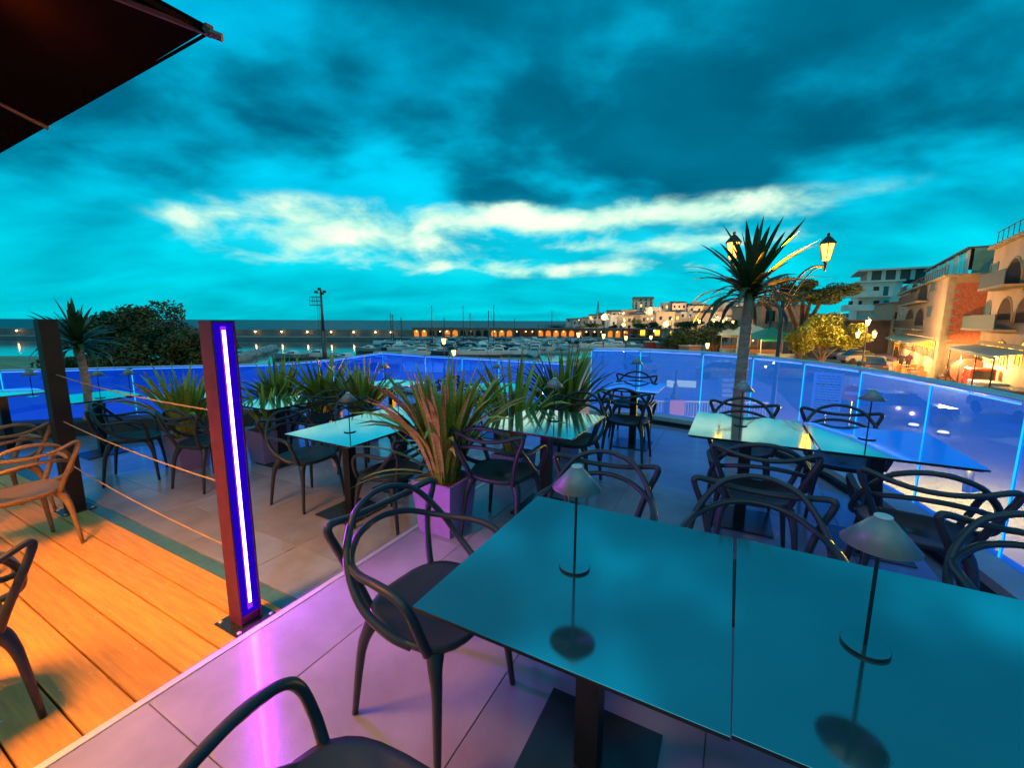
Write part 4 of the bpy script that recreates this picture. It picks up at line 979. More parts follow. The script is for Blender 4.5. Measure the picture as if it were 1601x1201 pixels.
def hedge(x0, x1, py, label, w, h, rng):
    a = ground(x0, py, STREET); c = ground(x1, py + (x1 - x0) * .04, STREET); rr = random.Random(rng); b = MB(); n = int((c - a).length * 420); L_ = (c - a).length
    t = thing('hedge', label, 'hedge', a, math.atan2(c.y - a.y, c.x - a.x))
    for i in range(n):
        p = Vector((rr.uniform(0, L_), rr.uniform(-w, w), rr.uniform(.05, h) * (1 - .1 * abs(math.sin(i))))); q = Vector((rr.gauss(0, 1), rr.gauss(0, 1), rr.gauss(0, 1))).normalized(); e = q.orthogonal().normalized()
        b.add([p - q * .09, p + e * .05, p + q * .09, p - e * .05], [(0, 1, 2, 3)])
    b.build('foliage', F_mid, t); b = MB(); b.box(.1, L_ - .1, -w * .8, w * .8, 0, h * .8); b.build('core', F_dark, t)
hedge(1252, 1340, 583, 'clipped green hedge along the car park above the curved handrail', .9, .85, 1)
hedge(1244, 1262, 566, 'small bright green shrub beside the walking group', .7, 1.0, 2)
# --- hill town
rr = random.Random(77)
HM = [mat('house_%s' % n, c, .85, var=.12, scale=.3) for n, c in (('ochre', (.50, .38, .25)), ('cream', (.58, .50, .38)), ('grey', (.42, .40, .36)), ('pinkish', (.50, .34, .26)), ('white', (.62, .60, .54)), ('brown', (.36, .26, .19)))]
HN = ['ochre', 'cream', 'grey', 'pinkish', 'whitish', 'brown']
m_tileroof = mat('clay_tile_roof', (.24, .13, .09), .9, var=.25, scale=2)
wm = MB(); wm.box(-.65, .65, -.06, .03, 0, 1.7); WIN = wm.mesh('window', m_glassdark); WLIT = wm.mesh('window', m_litwin)
wm = MB(); wm.box(-.62, .62, -.10, .0, -.12, 0); SILL = wm.mesh('sill', m_conc)
def house(x, y, z, w, dp, h, rot, mi, label, gable, lit=.08, fl=None):
    t = thing('house', label, 'house', (x, y, z), rot, 'houses on the hill above the harbour')
    b = MB(); b.box(-w / 2, w / 2, 0, dp, -3, h); b.build('wall', HM[mi], t)
    b = MB()
    if gable: b.add([(-w / 2 - .3, -.3, h + .01), (w / 2 + .3, -.3, h + .01), (w / 2 + .3, dp + .3, h + .01), (-w / 2 - .3, dp + .3, h + .01), (-w / 2 - .3, dp / 2, h + w * .13), (w / 2 + .3, dp / 2, h + w * .13)], [(0, 1, 5, 4), (2, 3, 4, 5), (1, 2, 5), (3, 0, 4), (3, 2, 1, 0)])
    else: b.box(-w / 2 - .15, w / 2 + .15, -.15, dp + .15, h + .01, h + .5)
    b.build('roof', m_tileroof if gable else HM[mi], t)
    nf = fl or max(1, int(h / 3)); nw = max(2, int(w / 3))
    for f in range(nf):
        for i in range(nw):
            if rr.random() < .12: continue
            o = link('window', WLIT if rr.random() < lit else WIN, t, loc=(-w / 2 + (i + .5) * w / nw, 0, .9 + f * h / nf)); 
n_h = 0
for row, (d, zb, x0, x1, n, nm) in enumerate(((208, -3.0, 965, 1188, 11, 'lowest row'), (238, 1.0, 955, 1190, 12, 'second row'), (268, 4.2, 950, 1195, 12, 'third row'), (298, 6.4, 990, 1200, 10, 'fourth row'), (325, 8.4, 1040, 1205, 8, 'top row'))):
    for i in range(n):
        px = x0 + (x1 - x0) * (i + .5) / n + rr.uniform(-4, 4); p = at_depth(px, 510, d + rr.uniform(-6, 6))
        left = max(0, min(1, (px - x0) / 60)); w = rr.uniform(6.5, 10.0); h = rr.uniform(4.5, 9.0) * (.72 + .28 * left)
        mi = rr.randrange(6); z = min(zb, hill_h(p.x, p.y) + .8) if row else zb
        house(p.x, p.y, z, w, 8, h, R(rr.uniform(-25, 20)), mi, '%s house on the hill, %s from the left in the %s' % (HN[mi], ordn[i], nm), rr.random() < .45)
p = at_depth(1004, 520, 285); house(p.x, p.y, 4.0, 12.5, 9, 10.2, R(-12), 2, 'tall grey apartment tower rising highest over the hill town', False, .1, 5)
p = at_depth(1004, 520, 290); house(p.x, p.y + 1, 14.3, 13.5, 6, 2.2, R(-12), 0, 'boxy penthouse storey on the tallest grey tower of the hill town', True, 0)
for i, (px, d, w, h) in enumerate(((905, 300, 9, 4), (918, 290, 8, 4.5), (930, 285, 9, 6), (944, 290, 7, 7), (958, 280, 9, 8), (893, 310, 8, 2.5))):
    p = at_depth(px, 510, d); mi = (2, 5, 2, 0, 5, 2)[i]; house(p.x, p.y, -1.5 + i * .3, w, 8, h, R(-20), mi, '%s house on the dark left tip of the headland, %s of six' % (HN[mi], ordn[i]), True, .05)
p = at_depth(934, 510, 270); t = thing('conifer_tree', 'thin pointed conifer on the skyline of the headland', 'tree', (p.x, p.y, 1.5)); b = MB(); b.tube([(0, 0, 0), (0, 0, 12)], [.3, .05], 6); b.build('trunk', m_trunk, t); b = MB(); r5 = random.Random(3)
for i in range(700):
    z = r5.uniform(2, 12.5); r_ = (13 - z) * .13; q = r5.uniform(0, 6.28); pp = Vector((r_ * math.cos(q), r_ * math.sin(q), z)); e = Vector((math.cos(q), math.sin(q), -.2)) * .5; s_ = Vector((-math.sin(q), math.cos(q), 0)) * .2; b.add([pp - e, pp + s_, pp + e, pp - s_], [(0, 1, 2, 3)])
b.build('crown', F_dark, t)
for i, (px, d, z_) in enumerate(((950, 232, -.5), (985, 226, 0), (1020, 230, .2), (1058, 228, .2), (1095, 226, .4), (1135, 228, .4), (1172, 226, .5), (968, 258, 3.2), (1010, 262, 3.6), (1050, 260, 3.8), (1090, 262, 3.9), (1130, 258, 4), (1170, 262, 4.2), (1000, 288, 6), (1060, 290, 6.6), (1120, 292, 7), (925, 262, -.5), (905, 270, -1), (975, 196, -.6), (1012, 196, -.6), (1050, 196, -.6), (1090, 196, -.6), (1135, 196, -.6), (1175, 196, -.6))):  # last six, before the lowest row, added to brighten its dark fronts
    p = at_depth(px, 510, d); z_ = z_ - 2.5; t = thing('town_lamp', 'small lit lamp between the hill houses, %s of twenty four in the lanes' % ordn[i], 'street lamp', (p.x, p.y, z_), 0, 'lamps in the lanes of the hill town')
    b = MB(); b.tube([(0, 0, 0), (0, 0, 5.5)], .12, 6); b.build('post', m_iron, t); b = MB(); b.lathe([(.01, -.3), (.32, 0), (.01, .3)], 10, c=(0, 0, 5.7)); b.build('globe', m_bulb, t)
    l = bpy.data.lights.new('lane_light', 'POINT'); l.energy = 2600; l.color = (1, .62, .32); l.shadow_soft_size = .4; o = bpy.data.objects.new('lane_light', l); C.objects.link(o); o.parent = t; o.location = (0, -1.5, 6.2)
# --- waterfront buildings
def arch_pts(x0, x1, z0, z1, n=8):
    r = (x1 - x0) / 2; zc = max(z0 + .1, z1 - r); cx = (x0 + x1) / 2
    return [(x0, z0), (x1, z0)] + [(cx + r * math.cos(math.pi * j / n), zc + (z1 - zc) * math.sin(math.pi * j / n)) for j in range(n + 1)]
m_deep2 = mat('dark_wood_frame', (.10, .05, .02), .7, var=.3)
class Facade:
    """a wall in the local xz plane of a building empty, its outside at +y"""
    def __init__(s, origin, d, label, cat, name='building'):
        s.o = Vector(origin); s.d = Vector(d).normalized(); s.n = Vector((-s.d.y, s.d.x, 0)); s.t = thing(name, label, cat, s.o, math.atan2(s.d.y, s.d.x))
        s.t['group'] = 'waterfront buildings'
        del s.t['group']
    def loc(s, px, py):
        p = on_plane(px, py, s.o, s.n) - s.o; return p.dot(s.d), p.z
    def recess(s, nm, x0, x1, z0, z1, m_in, m_fr, arch=False, depth=.35, proud=.06, fr=.12):
        pts = arch_pts(x0, x1, z0, z1) if arch else [(x0, z0), (x1, z0), (x1, z1), (x0, z1)]
        cx = (x0 + x1) / 2; cz = (z0 + z1) / 2
        b = MB(); n = len(pts)
        out = [(cx + (p[0] - cx) * (1 + 2 * fr / (x1 - x0)), cz + (p[1] - cz) * (1 + 2 * fr / (z1 - z0))) for p in pts]
        b.v += [(p[0], proud, p[1]) for p in out] + [(p[0], proud, p[1]) for p in pts] + [(p[0], .012, p[1]) for p in pts] + [(p[0], .0, p[1]) for p in out]
        for i in range(n):
            j = (i + 1) % n
            for a, c in ((0, n), (n, 2 * n), (3 * n, 0)): b.f.append((a + i, a + j, c + j, c + i)); b.m.append(0)
        w = b.build(nm, m_fr, s.t)
        if nm.startswith('lit'):
            k = max(2, int((x1 - x0) / .9))
            for i in range(1, k): b = MB(); xx_ = x0 + (x1 - x0) * i / k; b.box(xx_ - .04, xx_ + .04, .015, .05, z0, z1 - (.35 * (z1 - z0) * abs(i / k * 2 - 1) if arch else 0)); b.build('mullion', m_deep2, w)
            b = MB(); b.box(x0, x1, .016, .049, z0 + (z1 - z0) * .62, z0 + (z1 - z0) * .62 + .07); b.build('transom', m_deep2, w)
            b = MB(); r_ = random.Random(int(x0 * 10))
            for i in range(int((x1 - x0) / .5)): xx_ = x0 + .25 + i * .5; hh_ = r_.uniform(.5, 1.5); b.box(xx_ - .14, xx_ + r_.uniform(.0, .16), .016, .06, z0, z0 + min(hh_, (z1 - z0) * .55))
            b.build('display', m_deep2, w)
        b = MB(); b.add([(p[0], .014, p[1]) for p in pts], [tuple(range(n))]); b.build('opening', m_in, w); return w
m_och = mat('ochre_render', (.52, .35, .23), .85, var=.18, scale=.6); m_brick = mat('red_brown_render', (.55, .17, .08), .95, var=.3, scale=6, bump=1.0, bscale=14)
m_quoin = mat('quoin_stone', (.33, .27, .18), .85, var=.2, scale=2); m_shut = mat('blue_green_shutter', (.03, .12, .15), .6, var=.1)
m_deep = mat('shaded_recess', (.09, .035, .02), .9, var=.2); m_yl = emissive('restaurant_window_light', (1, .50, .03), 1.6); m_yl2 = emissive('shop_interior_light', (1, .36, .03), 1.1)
m_aw = mat('grey_green_awning', (.24, .30, .27), .8, var=.15, scale=1.2); m_white_r = mat('white_green_render', (.50, .62, .56), .85, var=.1, scale=.6)
m_darkband = mat('dark_green_grey', (.05, .09, .09), .7, var=.2); m_pgl = mat('penthouse_glass', (.10, .28, .25), .15, var=.2, scale=2); m_railg = mat('balcony_rail', (.05, .06, .06), .6, var=.2)
dirS = Vector((.60, .80, 0)).normalized()
# brick and ochre building
FB = Facade((35.84, 35.28, STREET), dirS, 'ochre and brick red waterfront building with arched loggias and a glazed roof storey', 'building')
HB = 5.25 - STREET
b = MB(); b.box(.01, 31, -9, 0, 0, HB); b.build('wall', m_och, FB.t)
b = MB(); b.box(-.02, .009, -9, -.42, 3.0, HB - .5); b.build('brick_wall', m_brick, FB.t)
b = MB(); b.box(-.35, 31.3, -9.3, .35, HB, HB + .22, bev=.03); b.build('cornice', m_quoin, FB.t)
b = MB(); b.box(-.05, .01, -.41, .03, 0, HB - .01); b.box(.011, .5, .001, .04, 3.2, HB - .02)
for i in range(16): b.box(-.06, -.021, -.72, -.415, 3.2 + i * .33, 3.2 + i * .33 + .16) if i % 2 == 0 else None
b.build('quoins', m_quoin, FB.t)
def fwin(F, x0, y0, x1, y1, nm, mi, mf, arch=False, **k):
    a = F.loc(x0, (y0 + y1) / 2)[0]; c = F.loc(x1, (y0 + y1) / 2)[0]; zt = F.loc((x0 + x1) / 2, y0)[1]; zb = F.loc((x0 + x1) / 2, y1)[1]
    a, c = min(a, c), max(a, c); F.recess(nm, a, c, zb, zt, mi, mf, arch, **k); return a, c, zb, zt
for q in ((1456, 438, 1464, 454), (1450, 479, 1457, 495), (1412, 448, 1417, 462), (1407, 484, 1412, 495)): fwin(FB, *q, 'shutter', m_shut, m_quoin, fr=.08)
for q in ((1437, 441, 1452, 470), (1423, 444, 1436, 472), (1431, 483, 1446, 509), (1416, 484, 1430, 510)):
    fwin(FB, *q, 'loggia_arch', m_deep, m_quoin, True)
for (xa, xb, yb) in ((1419, 1452, 474), (1411, 1446, 513)):
    a = FB.loc(xa, yb); c = FB.loc(xb, yb); zb = (a[1] + c[1]) / 2; x0, x1 = sorted((a[0], c[0])); b = MB(); b.box(x0, x1, .061, .9, zb - .15, zb); b.build('balcony', m_quoin, FB.t); b = MB(); b.box(x0, x1, .84, .88, zb + .9, zb + .95); k = int((x1 - x0) / .25)
    for i in range(k + 1): b.box(x0 + i * (x1 - x0) / k - .015, x0 + i * (x1 - x0) / k + .015, .85, .87, zb, zb + .9)
    b.build('balcony_railing', m_railg, FB.t)
fwin(FB, 1408, 530, 1462, 552, 'lit_shop_front', m_yl, m_quoin); 
fwin(FB, 1398, 528, 1408, 560, 'lit_shop_front', m_yl2, m_quoin)
b = MB(); a = FB.loc(1465, 527)[0]; c = FB.loc(1409, 527)[0]; b.add([(a, .05, 3.35), (c, .05, 3.35), (c, 1.5, 2.85), (a, 1.5, 2.85), (a, 1.5, 2.6), (c, 1.5, 2.6)], [(0, 1, 2, 3), (3, 2, 5, 4)]); b.build('awning', mat('cream_awning', (.5, .42, .25), .8, var=.1), FB.t)
# glazed roof storey
b = MB(); b.box(1.5, 22, -7.5, -1.0, HB + 2.35, HB + 2.5); b.build('penthouse_roof', m_darkband, FB.t)
for i in range(15):
    x0 = 1.6 + i * 1.36; b = MB(); b.box(x0, x0 + 1.26, -1.25, -1.2, HB + .23, HB + 2.34); b.build('glazing_panel', m_pgl if i % 3 else m_offwhite, FB.t)
for i in range(5):
    b = MB(); b.box(1.5, 1.55, -2.6 - i * 1.2, -1.45 - i * 1.2, HB + .23, HB + 2.34); b.build('glazing_panel', m_pgl, FB.t)
b = MB()
for i in range(28): b.box(.2 + i * 1.1, .26 + i * 1.1, .1, .16, HB + .23, HB + .95)
b.box(.2, 30, .1, .16, HB + .95, HB + 1.0); b.build('parapet_railing', m_railg, FB.t)
# right hand building
FC = Facade((36.2, 32.6, STREET), -dirS, 'tall ochre building with arched balconies at the right edge', 'building')
FC.n = -FC.n  # outside is on the street side, local -y
# rebuild frame so that +y faces the street
bpy.data.objects.remove(FC.t); FCo = Vector((36.2, 32.6, STREET)) - dirS * 14
FC = Facade(FCo, dirS, 'tall ochre building with arched balconies at the right edge', 'building')
HC = 7.0 - STREET
b = MB(); b.box(0, 14, -8, 0, 0, HC); b.build('wall', m_och, FC.t)
b = MB(); b.box(-.3, 14.3, -8.3, .35, HC, HC + .25, bev=.03); b.box(-.1, 14.12, -.1, .14, 3.15, 3.4, bev=.02); b.build('cornice', m_quoin, FC.t)
b = MB(); b.box(2, 13.5, -6, -1.2, HC + .251, HC + 1.4); b.build('roof_storey', m_brick, FC.t)
b = MB()
for i in range(12): b.box(1 + i * 1.1, 1.05 + i * 1.1, .1, .14, HC + .25, HC + 1.1)
b.box(1, 13.3, .1, .14, HC + 1.1, HC + 1.15); b.build('parapet_railing', m_railg, FC.t)
for q in ((1550, 413, 1560, 434),): fwin(FC, *q, 'shutter', m_shut, m_quoin, fr=.08)
fwin(FC, 1541, 470, 1550, 493, 'shutter', m_shut, m_quoin, True, fr=.08)
fwin(FC, 1573, 404, 1599, 450, 'loggia_arch', m_deep, m_quoin, True); fwin(FC, 1562, 466, 1584, 500, 'loggia_arch', m_deep, m_quoin, True); fwin(FC, 1589, 464, 1618, 505, 'loggia_arch', m_deep, m_quoin, True); fwin(FC, 1606, 396, 1640, 450, 'loggia_arch', m_deep, m_quoin, True)
for (xa, xb, yb, mm) in ((1526, 1584, 514, m_darkband), (1564, 1600, 448, m_railg)):
    a = FC.loc(xa, yb); c = FC.loc(xb, yb); x0, x1 = sorted((a[0], c[0])); zb = FC.loc((xa + xb) / 2, yb)[1]; x1 = min(x1, 14.2); b = MB(); b.box(x0 - 1, x1, .061, 1.1, zb - .16, zb); bo = b.build('balcony', m_quoin, FC.t)
    b = MB(); b.box(x0 - 1, x1, 1.03, 1.07, zb, zb + .95); b.build('balcony_screen', mm, bo)
for q in ((1527, 537, 1544, 563), (1549, 533, 1578, 572), (1590, 530, 1625, 575)): fwin(FC, *q, 'lit_arch', m_yl, m_quoin, True)
b = MB(); b.add([(2, .05, 3.1), (13.8, .05, 3.1), (13.8, 1.7, 2.85), (2, 1.7, 2.85), (13.8, 1.7, 2.65), (2, 1.7, 2.65)], [(0, 1, 2, 3), (3, 2, 4, 5)]); aw = b.build('awning', m_aw, FC.t)
b = MB()
for x in (2.3, 6, 9.8, 13.5): b.tube([(x, 1.6, 0), (x, 1.6, 2.8)], .04, 6)
b.build('awning_post', m_iron, FC.t)
for x in (7.5, 9.6, 11.6):
    b = MB(); b.lathe([(.01, -.22), (.2, 0), (.01, .22)], 10, c=(x, .5, 2.45)); b.build('lamp_globe', m_bulb, FC.t)
    l = bpy.data.lights.new('shop_light', 'POINT'); l.energy = 640; l.color = (1, .58, .2); l.shadow_soft_size = .25; o = bpy.data.objects.new('shop_light', l); C.objects.link(o); o.parent = FC.t; o.location = (x, 1.6, 2.0)
for x in (4, 10, 17):
    l = bpy.data.lights.new('shop_light', 'POINT'); l.energy = 640; l.color = (1, .58, .2); l.shadow_soft_size = .3; o = bpy.data.objects.new('shop_light', l); C.objects.link(o); o.parent = FB.t; o.location = (x, 1.4, 2.1)
# veranda with white window between the two
vp = ground(1478, 586, STREET); t = thing('veranda', 'enclosed restaurant veranda with a white framed window under a sloping grey awning', 'veranda', vp, math.atan2(dirS.y, dirS.x) - R(35))
b = MB(); b.box(0, 2.6, -4, 0, 0, 2.2); b.build('wall', mat('veranda_grey', (.22, .20, .17), .8, var=.1), t)
b = MB(); b.box(.45, 2.15, .001, .06, .85, 1.85); fr_ = b.build('window_frame', m_white, t)
for k in range(3):
    b = MB(); b.box(.55 + k * .53, .98 + k * .53, .061, .075, .95, 1.75); b.build('pane', m_yl2 if k == 1 else m_glassdark, fr_)
b = MB(); b.add([(-.8, 1.0, 2.1), (3.4, 1.0, 2.1), (3.4, -4, 3.1), (-.8, -4, 3.1), (-.8, 1.0, 1.95), (3.4, 1.0, 1.95)], [(0, 1, 2, 3), (1, 0, 4, 5)]); b.build('awning', m_aw, t)
# white flats
dp_ = at_depth(1322, 470, 78); FD = Facade((0, 0, 0), (1, 0, 0), 'x', 'x'); bpy.data.objects.remove(FD.t)
wd = Vector((.83, -.55, 0)).normalized(); Do = at_depth(1336, 520, 80); Do.z = STREET + 1.5
n_out = Vector((wd.y, -wd.x, 0))
t = thing('apartment_building', 'white green apartment block with stacked balconies behind the pine', 'building', Do, math.atan2(wd.y, wd.x))
def dloc(px, py):
    p = on_plane(px, py, Do, n_out) - Do; return p.dot(wd), p.z
XR = dloc(1408, 470)[0]; ZT = dloc(1370, 441)[1]; ZP = dloc(1370, 423)[1]
b = MB(); b.box(0, XR, 0, 14, -3, ZT); b.build('wall', m_white_r, t)
b = MB(); b.box(1.0, XR + 6, .8, 12, ZT + .3, ZP); b.build('top_storey', m_darkband, t)
b = MB(); b.box(-.6, XR + 6.6, -.4, 13, ZP, ZP + .3); b.box(-.8, XR + .3, -.5, 14.3, ZT, ZT + .3); b.build('roof', m_white_r, t)
for k in range(6): b = MB(); b.box(.9 + k * (XR + 4) / 5, 1.5 + k * (XR + 4) / 5, .5, .79, ZT + .3, ZP - .01); b.build('pillar', m_white_r, t)
for py0, py1 in ((448, 463), (470, 484)):
    for px0, px1, mm in ((1365, 1374, m_deep), (1381, 1389, m_glassdark), (1326, 1333, m_glassdark), (1342, 1347, m_glassdark)):
        a = dloc(px0, (py0 + py1) / 2)[0]; c = dloc(px1, (py0 + py1) / 2)[0]; z1 = dloc(1370, py0)[1]; z0 = dloc(1370, py1)[1]; b = MB(); b.box(a, c, -.05, .01, z0, z1, bev=.02); b.build('window', mm, t)
    z0 = dloc(1370, py1)[1]
    b = MB(); b.box(-2.2, 2.6, -1.6, -.01, z0 - .25, z0); b.box(-2.2, 2.6, -1.6, -1.5, z0, z0 + .9); b.box(-2.2, -2.1, -1.5, 4, z0 - .25, z0 + .9); b.build('balcony', m_white_r, t)
    a = dloc(1361, 470)[0]; c = dloc(1392, 470)[0]; b = MB(); b.box(a, c, -1.0, -.06, z0 - .2, z0); b.build('balcony', m_white_r, t)
# small buildings
def simple_building(px, pyb, pyt, wpx, dep, rot, m, label, wins=(), d=None, roof=None, z=STREET):
    p = ground(px, pyb, z) if d is None else at_depth(px, pyb, d); p.z = z; q = at_depth(px, pyt, p.y); h = q.z - z; w = wpx / F_PX * p.y * 1.05
    t = thing('building', label, 'building', p, rot); b = MB(); b.box(0, w, 0, dep, 0, h); b.build('wall', m, t)
    b = MB(); b.box(-.2, w + .2, -.2, dep + .2, h, h + .2, bev=.03); b.build('roof', roof or m_tileroof, t)
    for (fx, fz, ww, hh, mm) in wins: b = MB(); b.box(fx * w - ww / 2, fx * w + ww / 2, -.06, .01, fz * h, fz * h + hh, bev=.02); b.build('window', mm, t)
m_sal = mat('salmon_render', (.42, .24, .15), .85, var=.15, scale=.6)
simple_building(1184, 545, 478, 64, 10, R(-4), m_sal, 'salmon house behind the palm trunk and the green tent', ((.22, .62, 1.4, 2.0, m_glassdark), (.8, .1, 2, 2.2, m_yl2)), d=66)
simple_building(1386, 560, 474, 22, 8, R(-25), m_quoin, 'small pale ochre house squeezed between the white flats and the brick building', ((.3, .7, .8, 1.0, m_deep), (.7, .7, .8, 1.0, m_deep), (.3, .45, .8, 1.2, m_deep)), d=62)
simple_building(1322, 562, 502, 70, 3, R(-6), mat('brown_retaining_wall', (.13, .085, .07), .9, var=.25, scale=1), 'brown retaining wall behind the parked cars', d=63)
simple_building(1240, 548, 505, 40, 6, R(0), mat('brown_wall_b', (.20, .13, .08), .9, var=.25, scale=1), 'low brown wall behind the yellow green tree', ((.35, .3, 3, 1.4, m_yl2),), d=58)
simple_building(985, 540, 524, 70, 6, R(4), m_och, 'long low harbour building with lit openings at the foot of the hill', [(.1 + .16 * i, .2, 1.6, 1.8, m_yl if i % 2 else m_deep) for i in range(6)], d=140)
simple_building(1045, 535, 518, 60, 6, R(-3), m_quoin, 'second low harbour building with lit openings below the hill town', [(.1 + .2 * i, .2, 1.6, 1.8, m_yl) for i in range(5)], d=120)
# --- market tents, kiosk
def tent(px, py, d, w, h, label, m, lit):
    p = at_depth(px, py, d); p.z = STREET; t = thing('market_tent', label, 'tent', p); b = MB()
    b.add([(-w, -w, h), (w, -w, h), (w, w, h), (-w, w, h), (0, 0, h + w * .55)], [(0, 1, 4), (1, 2, 4), (2, 3, 4), (3, 0, 4)]); b.box(-w, w, -w - .02, -w, h - .25, h); b.build('roof', m, t)
    for sx in (-1, 1):
        for sy in (-1, 1): b = MB(); b.tube([(sx * w, sy * w, 0), (sx * w, sy * w, h)], .05, 6); b.build('pole', m_offwhite, t)
    
    for k_ in range(5): b = MB(); x_ = -w * .8 + k_ * w * .4; b.lathe([(.01, -.1), (.1, 0), (.01, .1)], 8, c=(x_, 0, h - .25)); b.build('bulb', m_bulb, t)
    b = MB(); b.box(-w * .9, w * .9, w * .8, w * .85, 0, h * .45); b.build('back_wall', lit, t)
    b = MB(); b.box(-w * .8, w * .8, -w * .7, -w * .4, 0, .95, bev=.03); b.build('counter', m_offwhite, t)
m_tg = mat('green_tent_cloth', (.01, .22, .14), .7, var=.1, scale=3); m_tc = mat('cream_tent_cloth', (.55, .50, .33), .7, var=.1, scale=3)
m_warmwall = mat('tent_wall_cloth', (.45, .22, .12), .8, var=.2, scale=2)
tent(1201, 560, 52, 2.6, 2.7, 'green pointed market tent right of the palm trunk', m_tg, m_warmwall)
tent(1140, 555, 62, 2.6, 2.8, 'cream market tent left of the palm trunk with warm light below', m_tc, m_warmwall)
tent(1168, 555, 60, 3.0, 2.9, 'cream and green tent hidden behind the palm trunk', m_tc, m_warmwall)
for px, d in ((1140, 52), (1195, 48)):
    p = at_depth(px, 545, d); l = bpy.data.lights.new('tent_light', 'POINT'); l.energy = 200; l.color = (1, .6, .2); l.shadow_soft_size = .3; o = bpy.data.objects.new('tent_light', l); C.objects.link(o); o.location = (p.x, p.y, STREET + 2.2)
for i, (px, py, mm) in enumerate(((1020, 541, m_red), (1040, 543, m_red), (1060, 546, m_red), (1078, 549, m_arc))):
    p = ground(px, py + 6, STREET); t = thing('small_kiosk', '%s kiosk box, %s from the left beside the dark trees' % ('red' if i < 3 else 'brick coloured', ordn[i]), 'kiosk', p, R(10 * i), 'red kiosks by the marina'); b = MB(); b.box(-1.3, 1.3, -.8, .8, 0, 1.3, bev=.05); b.build('body', mm, t); b = MB(); b.box(-1.4, 1.4, -.9, .9, 1.3, 1.4); b.build('roof', m_offwhite, t)
# --- cars
def car_meshes(paint, van=False):
    L_, W = 4.3, .86; out = []
    prof = [(-2.1, .35), (-2.15, .62), (-2.05, .88), (-1.0, .95), (-.55, 1.0), (.9, 1.0), (1.9, .9), (2.12, .7), (2.12, .35)] if not van else [(-2.1, .35), (-2.15, .7), (-2.0, 1.05), (-1.3, 1.12), (-1, 1.12), (1.9, 1.12), (2.1, 1.0), (2.15, .7), (2.12, .35)]
    b = MB(); n = len(prof)
    rings = [(-W + .0, .0), (-W + .04, .05), (W - .04, .05), (W, .0)]
    ys = (-W, -W + .06, W - .06, W)
    for y, k in zip(ys, (.94, 1.0, 1.0, .94)): b.v += [(p[0] * (.98 if k < 1 else 1), y, .35 + (p[1] - .35) * k) for p in prof]
    for i in range(3):
        for j in range(n - 1): b.f.append((i * n + j, i * n + j + 1, (i + 1) * n + j + 1, (i + 1) * n + j)); b.m.append(0)
    b.f.append(tuple(range(n))[::-1]); b.m.append(0); b.f.append(tuple(range(3 * n, 4 * n))); b.m.append(0); b.add([(-2.1, -W, .35), (2.1, -W, .35), (2.1, W, .35), (-2.1, W, .35)], [(3, 2, 1, 0)])
    out.append(('body', b.mesh('body', paint), (0, 0, 0)))
    c = [(-1.05, .95), (-.45, 1.42), (.95, 1.45), (1.75, .95)] if not van else [(-1.4, 1.1), (-.8, 1.75), (1.95, 1.8), (2.05, 1.1)]
    b = MB(); n = 4
    for y, s in ((-W + .08, 0), (W - .08, 0)): 
        b.v += [(p[0], y * (1 if p[1] < 1.2 else .82), p[1]) for p in c]
    b.f += [(0, 1, 5, 4), (1, 2, 6, 5), (2, 3, 7, 6), (0, 3, 2, 1), (4, 5, 6, 7)]; b.m += [0] * 5
    out.append(('cabin_glass', b.mesh('cabin_glass', m_glassdark), (0, 0, 0)))
    b = MB(); r0, r1 = c[1], c[2]; b.box(r0[0] + .02, r1[0] - .02, -W * .74, W * .74, r0[1] + .005, r1[1] + .035, bev=.015); out.append(('roof', b.mesh('roof', paint), (0, 0, 0)))
    b = MB(); b.lathe([(.12, -.1), (.31, -.1), (.33, -.06), (.33, .06), (.31, .1), (.12, .1)], 16, M=Matrix.Rotation(R(90), 4, 'X')); w = b.mesh('wheel', m_tyre)
    for sx in (-1.35, 1.35):
        for sy in (-.80, .80): out.append(('wheel', w, (sx, sy, .33)))
    b = MB(); b.box(-.02, .02, -.16, .16, -.06, .06); hl_ = b.mesh('headlight', m_offwhite); tl = b.mesh('tail_light', m_red)
    for sy in (-.62, .62): out.append(('headlight', hl_, (-2.15, sy, .7))); out.append(('tail_light', tl, (2.13, sy, .75)))
    return out
CARS = {n: car_meshes(mat('car_paint_' + n, c, .28, .3, var=.04, coat=.5), v) for n, c, v in (('dark', (.03, .02, .025), False), ('white', (.5, .5, .5), False), ('blue', (.10, .28, .35), True), ('pale', (.30, .28, .26), False), ('silver', (.28, .30, .32), False))}
def car(px, py, kind, rot, label, z=STREET):
    p = ground(px, py, z); t = thing('parked_car', label, 'car', p, rot, 'parked cars in the street')
    for nm, me, lc in CARS[kind]: link(nm, me, t, loc=lc)
RS = math.atan2(dirS.y, dirS.x)
car(1362, 582, 'dark', RS + R(185), 'dark red parked car with tail lights by the three headed lamp')
car(1302, 560, 'blue', R(175), 'light blue van behind the yellow green tree')
car(1330, 562, 'pale', R(170), 'pale grey car right of the light blue van')
car(1273, 556, 'white', R(150), 'white car seen left under the yellow green tree')
car(1258, 555, 'white', R(120), 'white car beside the bright green shrub')
car(1345, 568, 'silver', R(172), 'silver car behind the dark red car')
car(1590, 655, 'silver', RS + R(20), 'silver car seen through the blue glass at the right edge')
car(1395, 660, 'dark', R(170), 'dark car blurred behind the blue glass below the lamp shade')
car(1130, 592, 'dark', R(160), 'dark car seen through blue glass left of the palm trunk')
car(1235, 592, 'dark', R(150), 'dark car seen through blue glass right of the palm trunk')
car(1000, 580, 'pale', R(100), 'pale car seen through blue glass above the small far table')
car(1592, 604, 'white', RS, 'white vehicle in the street at the right edge above the handrail')
